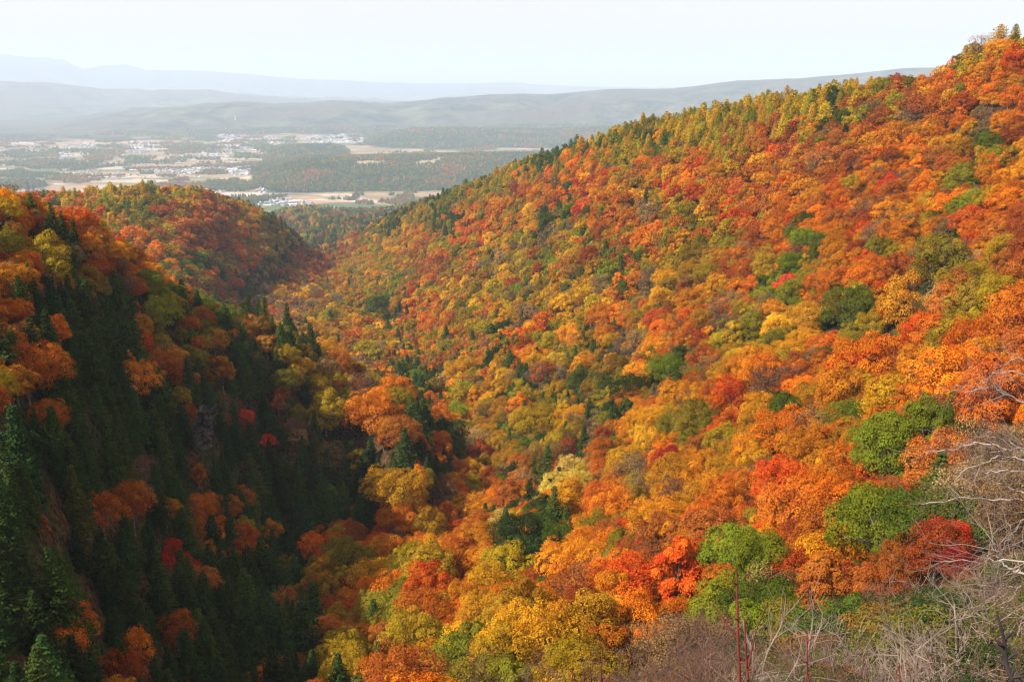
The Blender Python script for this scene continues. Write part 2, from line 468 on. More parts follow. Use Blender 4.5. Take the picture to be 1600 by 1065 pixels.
def broadleaf(seed, nleaf, lsize, w=1.0, h=1.0, base=.30, nlobe=20, flat=1.0, lob_r=(.15, .27), openness=0.14, twigs=0):
    """crown about w wide; the tree stands on z=0 and is about h tall. Returns (crown MB, trunk MB)"""
    r = np.random.default_rng(seed)
    cb, tb = MB(), MB()
    cz = base + (h - base) * .45
    # lobes set over an egg-shaped envelope
    C, R = [], []
    tries = 0
    while len(C) < nlobe and tries < 4000:
        tries += 1
        d = rand_dirs(r, 1)[0]
        if d[2] < -.45: continue
        rad = r.uniform(*lob_r) * w
        k = r.uniform(.62, 1.08)
        env = np.array([w * .5, w * .5, (h - base) * .56 * flat])
        asym = 1 + .18 * math.sin(3 * math.atan2(d[1], d[0]) + seed) + .1 * math.sin(2 * math.atan2(d[1], d[0]) + 2 * seed)
        c = d * (env - rad * .75) * k * np.array([asym, asym, 1]) + np.array([0, 0, cz])
        if any(np.linalg.norm(c - c2) < (rad + r2) * .52 for c2, r2 in zip(C, R)): continue
        C.append(c); R.append(rad)
    C = np.array(C); R = np.array(R); m = len(C)
    share = R ** 2 / np.sum(R ** 2)
    for i in range(m):
        k = int(nleaf * share[i])
        d = rand_dirs(r, k)
        d[:, 2] = np.where(d[:, 2] < -.3, -d[:, 2], d[:, 2])
        # sub-clumps so the lobe is not a ball
        nc = max(6, int(k / 45))
        sub = rand_dirs(r, nc)
        near = np.argmax(d @ sub.T, axis=1)
        amp = r.uniform(.62, 1.24, nc)[near]
        rr = R[i] * amp * r.uniform(.80, 1.04, k)
        P = C[i] + d * rr[:, None] * np.array([1, 1, .92])
        # drop what lies well inside another lobe
        keep = np.ones(k, bool)
        for j in range(m):
            if j != i:
                keep &= np.linalg.norm((P - C[j]) / np.array([1, 1, .82]), axis=1) > R[j] * .70
        if openness: keep &= r.random(k) > openness * (r.random(nc)[near] > .4)
        P = P[keep]; d = d[keep]
        N = d * 1.25 + rand_dirs(r, len(P)) * .65 + np.array([0, 0, .2]); N /= np.linalg.norm(N, axis=1, keepdims=True)
        V, Q = leaf_quads(r, P, N, lsize * r.uniform(.6, 1.25, len(P)))
        lv = np.clip(r.normal(.5, .28, nc), 0, 1)[near][keep] * .5 + .5 * r.random()
        cb.add(V, Q, r.random(len(P)), lv)
    # trunk and limbs
    tw = .030 * h
    top = np.array([r.normal(0, .03), r.normal(0, .03), cz])
    P = np.array([[0, 0, -.12], [0, 0, .02], top * [.5, .5, .5], top])
    V, Q = tube(P, [tw * 1.6, tw * 1.1, tw * .8, tw * .45], 7); tb.add(V, Q)
    for i in range(m):
        if r.random() < .75:
            s = np.array([top[0] * .6, top[1] * .6, cz * r.uniform(.5, .85)])
            mid = (s + C[i]) / 2 + np.array([0, 0, .03])
            V, Q = tube([s, mid, C[i]], [tw * .5, tw * .3, tw * .12], 4); tb.add(V, Q)
            for t in range(twigs):
                e = C[i] + rand_dirs(r, 1)[0] * R[i] * [1, 1, .9] + [0, 0, R[i] * .3]
                V, Q = tube([C[i], (C[i] + e) / 2 + r.normal(0, .01, 3), e], [tw * .13, tw * .08, tw * .03], 3); tb.add(V, Q)
    return cb, tb

def fir(seed, nlayer, nbr, lsize, w=.42, h=1.0, droop=.35, taper=1.0, needle=5):
    r = np.random.default_rng(seed)
    cb, tb = MB(), MB()
    V, Q = tube([[0, 0, -.1], [0, 0, .5], [0, 0, h]], [.020, .013, .003], 6); tb.add(V, Q)
    Ps, Ns, Sz, Lo = [], [], [], []
    for i in range(nlayer):
        f = i / (nlayer - 1)
        z = h * (.08 + .90 * f)
        R = w * .5 * (1 - f) ** (.82 * taper) * r.uniform(.74, 1.18) + .012
        nb = max(4, int(nbr * (1 - f * .6)))
        a0 = r.uniform(0, 6.28)
        for b in range(nb):
            a = a0 + 6.283 * b / nb + r.normal(0, .12)
            L = R * r.uniform(.72, 1.18)
            k = max(3, int(needle * (L / (w * .5)) * 2 + 2))
            t = np.linspace(.12, 1.0, k)
            x = np.cos(a) * L * t; y = np.sin(a) * L * t
            zz = z - droop * L * t ** 1.3 + .10 * L * t ** 4
            lo = r.random()
            for side in (-1, 0, 1):
                sw = lsize * 1.15 * side * (1 - t * .55)
                P = np.stack([x - np.sin(a) * sw, y + np.cos(a) * sw, zz - abs(side) * lsize * .18], -1) + r.normal(0, lsize * .16, (k, 3))
                N = np.stack([np.cos(a) * .35 - np.sin(a) * side * .4 + 0 * t, np.sin(a) * .35 + np.cos(a) * side * .4 + 0 * t, .85 + 0 * t], -1) + r.normal(0, .38, (k, 3))
                N /= np.linalg.norm(N, axis=1, keepdims=True)
                Ps.append(P); Ns.append(N); Sz.append(lsize * r.uniform(.75, 1.3, k)); Lo.append(np.full(k, lo))
    P = np.concatenate(Ps); N = np.concatenate(Ns)
    V, Q = leaf_quads(r, P, N, np.concatenate(Sz), .7)
    cb.add(V, Q, r.random(len(P)), np.concatenate(Lo))
    return cb, tb

def join_mb(a, b):
    """crown and trunk in one mesh, two material slots"""
    o = MB()
    for V, Q, v, l in zip(a.V, a.Q, a.var, a.lobe): pass
    o.V = a.V + b.V; o.Q = a.Q + [q + a.n for q in b.Q]; o.n = a.n + b.n
    o.var = a.var + b.var; o.lobe = a.lobe + b.lobe
    o.mi = a.mi + [np.full(len(x), 1) for x in b.mi]
    return o

# kind -> list of variants; each variant: near (crown mesh, trunk mesh), far joined mesh.  All are 1 unit tall.
LIB = {}
def add_variant(kind, gen, near, far, leafmat, barkmat):
    c, t = gen(*near)
    cm = c.mesh(kind + "_crown", [leafmat]); tm = t.mesh(kind + "_trunk", [barkmat], True)
    jn = join_mb(c, t).mesh(kind + "_near", [leafmat, barkmat])
    c, t = gen(*far)
    jf = join_mb(c, t).mesh(kind + "_far", [leafmat, barkmat])
    LIB.setdefault(kind, []).append((cm, tm, jn, jf))
BL = [  # w, h, base, nlobe, flat, lobe radii
 dict(w=1.00, base=.14, nlobe=24), dict(w=.92, base=.10, nlobe=20, lob_r=(.16, .30)), dict(w=1.08, base=.16, nlobe=30, lob_r=(.12, .24)),
 dict(w=.84, base=.08, nlobe=22), dict(w=1.18, base=.18, nlobe=26, flat=.92, lob_r=(.14, .25)), dict(w=.70, base=.06, nlobe=20, lob_r=(.12, .22)),
 dict(w=.98, base=.12, nlobe=34, lob_r=(.10, .20)), dict(w=1.10, base=.12, nlobe=22, lob_r=(.14, .28))]
for i, kw in enumerate(BL):
    add_variant("broadleaf", lambda n, s, kw=kw, i=i: broadleaf(100 + i, n, s, **kw), (21000, .0265), (3400, .062), M_LEAF, M_BARK)
for i in range(3):   # layered open maples
    add_variant("maple", lambda n, s, i=i: broadleaf(200 + i, n, s, w=1.05, base=.10, nlobe=22, lob_r=(.12, .22), openness=.3, flat=1.05), (15000, .0265), (2800, .062), M_LEAF, M_BARK)
for i in range(3):   # thin crowns, many twigs, few leaves
    add_variant("thin", lambda n, s, i=i: broadleaf(300 + i, n, s, w=1.0, base=.10, nlobe=28, lob_r=(.12, .22), openness=.55, twigs=9), (5200, .030), (1500, .065), M_LEAF, M_TWIG_BROWN)
for i in range(2):   # slender upright crowns
    add_variant("poplar", lambda n, s, i=i: broadleaf(400 + i, n, s, w=.42, base=.10, nlobe=22, lob_r=(.14, .24)), (5000, .032), (1500, .06), M_LEAF, M_BARK)
for i in range(4):
    add_variant("fir", lambda a, b, s, i=i: fir(500 + i, a, b, s, w=(.58, .68, .50, .62)[i], droop=(.35, .2, .45, .3)[i]), (23, 14, .037), (15, 10, .066), M_NEEDLE, M_BARK)
for i in range(3):
    add_variant("larch", lambda a, b, s, i=i: fir(600 + i, a, b, s, w=(.60, .54, .66)[i], droop=.05, taper=.62), (26, 14, .038), (15, 9, .068), M_LEAF, M_BARK)

# ------------------------------------------------------------------ colours of the crowns, read off the photograph in 40 px cells
GRID_ROWS = """
KKKKKKKKKK KKKKKKKKKK KKKKKKKKKK KKKKKKKKKK
KKKKKKKKKK KKKKKKKKKK KKKKKKKKKK KKKKKKKKKK
KKKKKKKKKK KKKKKKKKKK KKKKKKKKKK KKKKkKLLOR
KKKKKKKKKK KKKKKKKKKK KKKKKKKKKK KKKKLBOROB
KKKKKKKKKK KKKKKKKKKK KKKkKKKKKK KKDBLBOONR
kkkkkkkkkk kkkkkkkkkk kkkKKkKKKB BOBORORYGO
kkkkkkkkkk kkkkkkkkkK KkOOLOORBO RBBBROBBOO
OkKKKKKKBk kkkkkkkkLL OROROYRORR OOROBNOLLO
RORRKkBOBK kkkkkDLDRO YDGCONLYRB RORRNOOGRO
BYDOYRLBBO LDDBLYOLRY LNYLBOOLLB OGOOLOONRB
OYYBBROGLR DBBNYLBOLN LGBDGYLLRB YLORRBOLLB
ODDODRGOBD NYNYLGOYOL NYNYONYBOO GORROYYNLL
RDDDDRLGGB BNYYLDROLY NNLOOYRRNL YYGLYLRBLO
RRDDDDRLOD YDYBYOOLBD RLODNRRYLL LYRLORRLYR
OODDDORDOD DYLNNDDNYY DNDLNOGLYO OBOLRRBYRR
BODDDDBOND BNLOODDOOY DLDLDBYOOR BOOOBOORRR
ODDDDDDBDC DNLOORDOLY LLYDOOLLRY GYOLOOGGBR
DDDDDDDBDD CBNLDDDDLY DBNNRYLLOY YNOOGGBNNN
DDDDDNDODD DBDDDDDCYL BDWOYNCOYY RRORGGBNNN
RDDDODOOBD DDDBDYLNLO DWOOLNYYRO ROOGGBDDNN
DDDDDDNBOD ODDBGGOOOD YDORLYOOBR ROOGGGBCNN
DDDDDDNCBR DDRLRYYOOW DGORLNORBL OOODGBDNNN
DDRDDDLBDR BLYLOLOOOL DBOORBRBOG GORDDBDDDN
DBRDDDBDDD DBYCOLROYD ROBORORGGG DOBDDDDDNN
DDRDDDOBDD DDBLOLLROY YBROLORGGG DDDDDDDDNN
BRDDRRDDLD DDDLDRCLYY YYYRNNNNNN NNNNNNNNNN
OODORRDBDO OBDDDRRLLL YYYNNNNNNN NNNNNNNNNN
"""
GRID = [row.replace(" ", "") for row in GRID_ROWS.strip().splitlines()]
assert len(GRID) == 27 and all(len(g) == 40 for g in GRID), [len(g) for g in GRID]

# letter -> [(colour words, linear colour)...], tree kind, height range (m)
PAL = {
 'R': [("red-orange", (.50, .085, .010)), ("vermilion", (.52, .060, .010)), ("deep orange", (.54, .125, .012)), ("brick red", (.36, .055, .014))],
 'O': [("orange", (.58, .138, .010)), ("amber", (.52, .180, .012)), ("burnt orange", (.42, .100, .012)), ("golden orange", (.58, .215, .012))],
 'B': [("rust brown", (.30, .075, .016)), ("copper", (.38, .110, .022)), ("russet", (.28, .055, .016)), ("ochre brown", (.29, .125, .022))],
 'Y': [("golden yellow", (.56, .240, .012)), ("mustard", (.40, .185, .014)), ("bright yellow", (.58, .285, .014)), ("old gold", (.34, .155, .012))],
 'L': [("olive yellow", (.32, .200, .012)), ("olive", (.19, .150, .015)), ("moss gold", (.34, .205, .014)), ("olive brown", (.24, .135, .016))],
 'G': [("leaf green", (.135, .175, .012)), ("dark green", (.065, .090, .012)), ("yellow-green", (.175, .190, .014)), ("mid green", (.105, .125, .014))],
 'N': [("mauve brown", (.17, .085, .050)), ("dun brown", (.22, .130, .055)), ("faded tan", (.30, .170, .065)), ("grey brown", (.15, .105, .065))],
 'C': [("scarlet", (.62, .022, .014)), ("crimson", (.42, .012, .020)), ("wine red", (.22, .012, .022)), ("cherry red", (.56, .030, .030))],
 'W': [("pale yellow", (.60, .40, .06)), ("straw", (.50, .33, .08))],
 'D': [("blackish green", (.028, .046, .012)), ("dark green", (.042, .066, .013)), ("bottle green", (.030, .058, .016)), ("dull green", (.072, .082, .016))],
 'K': [("gold", (.46, .270, .016)), ("green-gold", (.28, .230, .018)), ("tawny", (.46, .220, .020)), ("greenish", (.16, .165, .018))],
 'k': [("green", (.070, .110, .020)), ("blue-green", (.042, .085, .028)), ("green-gold", (.17, .170, .018)), ("tan", (.20, .125, .025))],
}
KIND = {'R': 'broadleaf', 'O': 'broadleaf', 'B': 'broadleaf', 'Y': 'broadleaf', 'L': 'broadleaf', 'G': 'broadleaf', 'N': 'thin', 'C': 'maple', 'W': 'broadleaf', 'D': 'fir', 'K': 'larch', 'k': 'larch'}

# ------------------------------------------------------------------ landmark trees: photo x, y, crown width there, letter, shade, tree shape, short phrase, full label
HERO = [
 (1385,715,120,'G',2,'broadleaf',"the big lime-green tree above the bare brush","big lime-green broadleaf tree standing out of orange crowns above the bare brush"),
 (1372,835,95,'G',2,'broadleaf',"the green tree under the big lime-green one","yellow-green broadleaf tree directly below the big lime-green tree, red leaves beside it"),
 (1192,905,100,'G',2,'broadleaf',"the lime tree behind the red-brown stalks","rounded lime-green broadleaf tree rising behind the tall red-brown stalks"),
 (1125,960,80,'G',2,'broadleaf',"the low lime tree by the stalks","low bright lime-green broadleaf tree just downhill of the red-brown stalks"),
 (1040,580,56,'G',0,'broadleaf',"the round pure green tree amid the slope","round pure green broadleaf tree alone among rust and gold crowns on the long slope"),
 (1045,735,58,'C',2,'maple',"the wine-red maple by the layered gold tree","wine-red maple with bare twigs beside the layered golden tree"),
 (1015,703,66,'Y',2,'maple',"the layered gold tree","layered bright gold tree right above the wine-red maple"),
 (897,765,62,'W',0,'broadleaf',"the pale yellow tree at the dark firs' edge","tall pale yellow broadleaf tree at the edge of the dark firs"),
 (1060,905,125,'R',1,'broadleaf',"the big fiery tree above the brown thicket","big fiery red-orange broadleaf tree right above the brown thicket"),
 (1330,490,86,'G',3,'broadleaf',"the pair of olive trees on the upper slope","dark olive-green rounded tree, downhill one of a touching pair on the upper slope"),
 (1415,482,96,'Y',3,'maple',"the old gold tree with dark gaps","wide old-gold tree with dark gaps between boughs, uphill one of a touching pair"),
 (1465,418,88,'L',1,'broadleaf',"the big olive dome on the upper slope","big olive dome of a broadleaf tree standing over the old-gold tree"),
 (1565,468,70,'L',0,'broadleaf',"the olive-yellow trees at the slope's edge","olive-yellow broadleaf tree at the outer edge of the upper slope"),
 (1522,323,46,'G',2,'broadleaf',"the small bright green tree high on the slope","small bright green broadleaf tree high on the slope among orange ones"),
 (1235,445,27,'C',3,'maple',"the cherry-red maple beside a green tree","small cherry-red maple beside a dark green tree on the upper slope"),
 (1218,440,26,'G',1,'broadleaf',"the dark green tree by the cherry maple","small dark green broadleaf tree hugging the cherry-red maple"),
 (1390,297,30,'C',0,'maple',"the scarlet maple high on the slope","lone scarlet maple high up on the orange slope"),
 (1198,246,16,'C',0,'maple',"the scarlet maple under the larches","tiny scarlet maple a little below the golden larches"),
 (903,332,20,'C',1,'maple',"the narrow crimson maple below the ridge","narrow crimson maple below the descending ridge"),
 (913,303,14,'C',1,'maple',"the tiny crimson maple over the narrow one","tiny crimson maple just uphill of the narrow crimson one"),
 (1043,293,15,'C',0,'maple',"the tiny scarlet maple mid-ridge","tiny scarlet maple among copper trees under the ridge of larches"),
 (1315,188,30,'G',1,'broadleaf',"the dark green tree under the ridge larches","round dark green tree at the foot of the golden larches on the ridge"),
 (1287,202,22,'G',1,'broadleaf',"the small dark tree at the larch edge","small round dark green tree at the lower edge of the larches"),
 (1228,236,18,'D',0,'fir',"the lone dark conifer below the larches","lone little dark conifer below the larches on the orange slope"),
 (855,352,34,'G',1,'broadleaf',"the dark green tree by the crimson maple","dark green broadleaf tree a little downhill of the narrow crimson maple"),
 (960,800,64,'O',0,'broadleaf',"the orange tree beside the pale yellow one","full orange broadleaf tree sloping down beside the pale yellow tree"),
 (508,650,74,'L',0,'broadleaf',"the olive-gold crown on the knoll","olive-gold broadleaf tree crowning the knoll in the gorge"),
 (580,652,84,'O',0,'broadleaf',"the orange crown on the knoll","bright orange broadleaf tree crowning the knoll in the gorge"),
 (630,680,60,'B',1,'broadleaf',"the copper tree on the knoll's flank","copper broadleaf tree on the far flank of the knoll"),
 (433,572,44,'D',0,'fir',"the dark fir at the gorge mouth","single big dark fir against yellow crowns at the mouth of the gorge"),
 (252,492,74,'G',2,'maple',"the yellow-green tree on the shaded slope","airy yellow-green tree on the shaded slope above the cliff"),
 (75,412,66,'L',2,'maple',"the moss-gold tree on the near hillside","wide moss-gold tree standing among rust crowns on the near hillside"),
 (140,440,38,'L',0,'maple',"the small olive-yellow tree by the red maple","smaller olive-yellow tree next downhill from the wide moss-gold tree"),
 (268,838,24,'C',0,'maple',"the scarlet maples in the shaded firs","upper scarlet maple of three growing down a line in the dark firs"),
 (284,853,24,'C',0,'maple',"the middle scarlet maple in the firs","middle scarlet maple of three growing down a line in the dark firs"),
 (299,870,27,'C',0,'maple',"the lowest scarlet maple in the firs","lowest and largest scarlet maple of three in a line in the dark firs"),
 (385,655,36,'C',0,'maple',"the scarlet maple beside the cliff","scarlet maple just across from the grey rock face"),
 (420,690,32,'C',0,'maple',"the scarlet maple down in the gorge","flat scarlet maple down in the gorge below the cliff"),
 (205,790,76,'O',2,'broadleaf',"the wide burnt-orange dome in the firs","wide burnt-orange dome of a broadleaf tree set in the dark firs"),
 (115,775,80,'D',3,'fir',"the big dull green fir","big dull green fir paler than the firs round it"),
 (26,700,110,'D',2,'fir',"the huge dark fir at the picture edge","huge blackish fir cut by the outer edge of the shaded slope"),
 (57,785,24,'C',3,'maple',"the little red maple among huge firs","little cherry-red maple tucked between the two biggest firs"),
 (312,785,40,'O',0,'maple',"the orange trees climbing out of the gorge","orange maple, upper one of two climbing out of the dark gorge"),
 (325,825,46,'O',2,'maple',"the lower orange tree by the gorge","burnt-orange maple, lower one of two climbing out of the dark gorge"),
 (370,855,28,'R',0,'maple',"the vermilion maple by the gorge floor","narrow vermilion maple near the gorge floor"),
 (549,915,34,'C',2,'maple',"the wine-red maple over the gorge","upright wine-red maple between orange crowns over the gorge"),
 (603,865,44,'R',0,'broadleaf',"the vermilion tree above the gorge","vermilion broadleaf tree beside golden crowns above the gorge"),
 (500,905,46,'Y',0,'broadleaf',"the golden tree over the gorge floor","tall golden yellow broadleaf tree over the gorge floor"),
 (672,835,80,'Y',3,'broadleaf',"the gold dome above the gorge","big old-gold dome of a broadleaf tree above the gorge"),
 (700,815,60,'O',2,'broadleaf',"the amber dome over the gold one","burnt-orange domed broadleaf tree touching the big old-gold dome"),
 (745,845,66,'O',1,'broadleaf',"the amber tree by the dark fir","large amber broadleaf tree next to the tall dark fir"),
 (790,828,56,'D',1,'fir',"the tall dark fir among orange crowns","tall dark fir standing up between orange crowns"),
 (815,845,34,'Y',2,'poplar',"the slender yellow tree","slender upright yellow tree beside the dark firs"),
 (877,852,48,'G',1,'broadleaf',"the dark green tree by the slender yellow one","dark green rounded tree uphill of the slender yellow tree"),
 (745,955,44,'Y',1,'poplar',"the mustard tree above the yellow bushes","upright mustard-yellow tree above the bright yellow bushes"),
 (640,1000,60,'L',2,'broadleaf',"the moss-gold tree at the lower edge","moss-gold broadleaf tree among orange ones at the lower edge"),
 (598,1033,28,'C',0,'maple',"the scarlet maple at the lower edge","small scarlet maple at the lower edge under the moss-gold tree"),
 (640,1052,24,'C',0,'maple',"the lowest scarlet maple","tiny scarlet maple cut by the lower edge"),
 (668,925,58,'R',1,'broadleaf',"the red-orange tree above the gorge","red-orange broadleaf tree below the big old-gold dome"),
 (718,905,54,'O',0,'broadleaf',"the orange tree below the amber one","orange broadleaf tree below the large amber tree"),
 (640,890,48,'L',0,'broadleaf',"the olive-yellow tree between orange domes","olive-yellow broadleaf tree wedged between orange domes over the gorge"),
 (100,985,50,'R',2,'maple',"the brick-red trees in the low firs","lower brick-red maple of two in the dark firs"),
 (113,942,44,'R',1,'maple',"the red-orange tree in the low firs","red-orange maple above the brick-red one in the dark firs"),
 (78,915,44,'B',2,'maple',"the russet tree in the low firs","russet maple topping the red ones in the dark firs"),
 (275,978,50,'O',2,'maple',"the lone orange tree in the low firs","lone burnt-orange maple surrounded by dark firs"),
 (188,1042,60,'R',3,'maple',"the deep orange tree at the lower edge","deep orange maple at the lower edge among dark firs"),
 (212,592,50,'O',1,'maple',"the amber tree on the shaded slope","amber tree with red neighbours halfway down the shaded slope"),
 (238,585,34,'R',2,'maple',"the brick-red tree by the amber one","brick-red maple behind the amber tree on the shaded slope"),
 (38,572,58,'O',2,'maple',"the burnt-orange tree over the huge fir","burnt-orange tree standing over the huge dark fir"),
 (335,535,34,'O',1,'broadleaf',"the amber trees over the cliff","amber broadleaf tree over the grey rock face"),
 (722,585,54,'Y',0,'broadleaf',"the golden tree amid mid-valley firs","golden yellow broadleaf tree among small dark firs in the mid valley"),
 (785,648,52,'Y',3,'broadleaf',"the old-gold dome in the mid valley","old-gold dome of a broadleaf tree in the mid valley"),
 (743,628,46,'O',1,'broadleaf',"the amber dome in the mid valley","amber broadleaf dome downhill of the golden tree in mid valley"),
 (690,655,52,'O',0,'broadleaf',"the orange domes across from the knoll","orange broadleaf dome across the dip from the knoll"),
 (642,487,36,'R',0,'broadleaf',"the vermilion tree on the lower slope spur","vermilion broadleaf tree next to a yellow one on the descending slope"),
 (622,478,30,'Y',0,'broadleaf',"the yellow tree by the vermilion one","golden yellow tree touching the vermilion one on the descending slope"),
 (588,484,44,'G',1,'broadleaf',"the dark green dome on the slope","dark green dome of a broadleaf tree on the descending slope"),
 (823,542,30,'R',0,'broadleaf',"the upright vermilion tree mid-valley","upright vermilion tree beside pale olive ones in the mid valley"),
 (880,478,34,'Y',2,'broadleaf',"the bright yellow tree mid-slope","bright yellow broadleaf tree on the middle slope"),
 (940,500,52,'O',0,'broadleaf',"the orange dome mid-slope","orange dome of a broadleaf tree on the middle slope"),
 (890,530,46,'O',1,'broadleaf',"the amber dome mid-slope","amber dome of a broadleaf tree on the middle slope above firs"),
 (1030,470,40,'Y',0,'broadleaf',"the yellow dome on the middle slope","golden yellow dome of a broadleaf tree on the middle slope"),
 (1190,592,76,'O',0,'broadleaf',"the flaming orange grove","flaming orange broadleaf tree at the top of the flaming grove"),
 (1165,650,66,'R',3,'broadleaf',"the deep orange tree in the grove","deep orange broadleaf tree below the flaming orange one"),
 (1228,655,54,'G',3,'broadleaf',"the shadowy green tree beside the grove","shadowy green broadleaf tree between yellow and orange crowns"),
 (1185,665,54,'Y',1,'broadleaf',"the mustard tree beside the grove","mustard-yellow broadleaf tree touching the shadowy green tree"),
 (1180,735,72,'Y',0,'broadleaf',"the golden dome below the grove","wide golden dome below the mustard-yellow tree"),
 (1215,760,74,'R',1,'broadleaf',"the red-orange tree below the golden dome","red-orange broadleaf tree overlapping the wide golden dome"),
 (1290,790,90,'O',0,'broadleaf',"the large orange tree by the lime one","large orange broadleaf tree next to the big lime-green tree"),
 (1245,895,60,'R',3,'broadleaf',"the deep orange tree beside the lime one","deep orange broadleaf tree between the two lime-green trees"),
 (1552,635,130,'R',0,'broadleaf',"the huge vermilion tree behind bare branches","huge vermilion broadleaf tree behind the pale bare branches"),
 (1500,577,44,'Y',2,'broadleaf',"the yellow tree above the huge vermilion one","bright yellow broadleaf tree above the huge vermilion tree"),
 (1440,675,70,'G',2,'broadleaf',"the pale green tree over the lime one","pale green broadleaf tree uphill of the big lime-green tree"),
 (1470,735,84,'B',1,'broadleaf',"the copper tree behind the bare branches","copper broadleaf tree behind the pale bare branches"),
 (1503,815,34,'C',2,'maple',"the wine-red maple under the bare branches","wine-red maple half hidden under the pale bare branches"),
 (855,722,62,'B',3,'thin',"the fuzzy brown dome by the firs","fuzzy ochre-brown dome of a half-bare tree beside the firs"),
 (845,665,70,'L',0,'broadleaf',"the olive-yellow dome mid-valley","olive-yellow dome of a broadleaf tree in the mid valley"),
 (912,690,40,'D',0,'fir',"the dark fir by the olive dome","dark fir downhill of the olive-yellow dome"),
 (828,1008,86,'Y',0,'broadleaf',"the bright yellow tree at the thicket","bright yellow broadleaf tree at the edge of the brown thicket"),
 (772,1020,60,'Y',0,'broadleaf',"the yellow tree near the lime bush","golden yellow broadleaf tree between lime bush and bright yellow tree"),
 (712,1032,62,'G',2,'broadleaf',"the lime bush at the lower edge","lime-green bushy broadleaf tree at the lower edge"),
 (905,930,80,'B',0,'thin',"the rust tree over the yellow one","rust-brown broadleaf tree above the bright yellow tree"),
 (43,291,11,'D',0,'fir',"the two dark pines on the near ridge","higher dark pine of two poking above the near ridge"),
 (52,296,11,'D',0,'fir',"the lower dark pine on the near ridge","lower dark pine of two poking above the near ridge"),
 (1490,98,7,'D',0,'fir',"the black pine on the skyline","lone black pine breaking the skyline of the ridge"),
 (1262,146,6,'D',0,'fir',"the dark spire above the larches","dark spire of a fir above the golden larches"),
 (600,793,22,'C',0,'maple',"the scarlet maple on the gorge rim","scarlet maple on the rim of the dark gorge"),
 (742,708,18,'C',0,'maple',"the scarlet maple in mid valley","small scarlet maple in the mid valley"),
 (733,735,20,'C',3,'maple',"the cherry maple in mid valley","cherry-red maple below the small scarlet one in the mid valley"),
 (648,725,14,'C',0,'maple',"the tiny scarlet maple behind the knoll","tiny scarlet maple against firs behind the knoll"),
 (363,447,14,'C',0,'maple',"the scarlet maple on the far spur","scarlet maple on the shaded side of the far spur"),
]

# ------------------------------------------------------------------ scatter
def hexgrid(x0, x1, y0, y1, s, jit=.42):
    xs = np.arange(x0, x1, s); ys = np.arange(y0, y1, s * .866)
    X, Y = np.meshgrid(xs, ys)
    X = X + (np.arange(len(ys)) % 2)[:, None] * s / 2
    X = X + rng.uniform(-jit, jit, X.shape) * s; Y = Y + rng.uniform(-jit, jit, Y.shape) * s
    return X.ravel(), Y.ravel()
AZMAX = math.radians(33)
T = []   # x, y, z, height, letter, shade, kind, variant
def letters(px, py):
    j = rng.normal(0, 15, (2, len(px)))
    c = np.clip(((px + j[0]) // 40).astype(int), 0, 39); r = np.clip(((py + j[1]) // 40).astype(int), 0, 26)
    return np.array([GRID[a][b] for a, b in zip(r, c)])

heroes = []
for h in HERO:
    px, py, w, L, sh, kd, ph, lab = h
    D = canopy_D(px, py)
    if D is None or D > 1500:
        # stands on the skyline: take the nearest ridge ground under it
        D = canopy_D(px, py + 10) or 400.0
    a, b, t = ray(px, py)
    dist = D * math.sqrt(1 + t * t)
    wid = w / F * dist * (.80 if px < 500 else .93 if w > 40 else 1.0)
    kw = {'broadleaf': 1.0, 'maple': 1.05, 'thin': 1.0, 'poplar': .5, 'fir': .6, 'larch': .5}[kd]
    hh = wid / kw
    x, y = a * D, b * D
    g = ground_at(x, y)
    cen = .62 if kd not in ('fir', 'larch', 'poplar') else .55
    z = t * D - cen * hh              # crown centre where the photo has it
    if z > g: hh = min(hh * 1.6, (t * D - g) / cen); z = g
    z = min(z, g)
    if z < g - .35 * hh: z = g - .35 * hh
    heroes.append((x, y, z, hh, L, sh, kd, int(abs(px * 7 + py)) % len(LIB[kd]), wid, ph, lab, px, py))

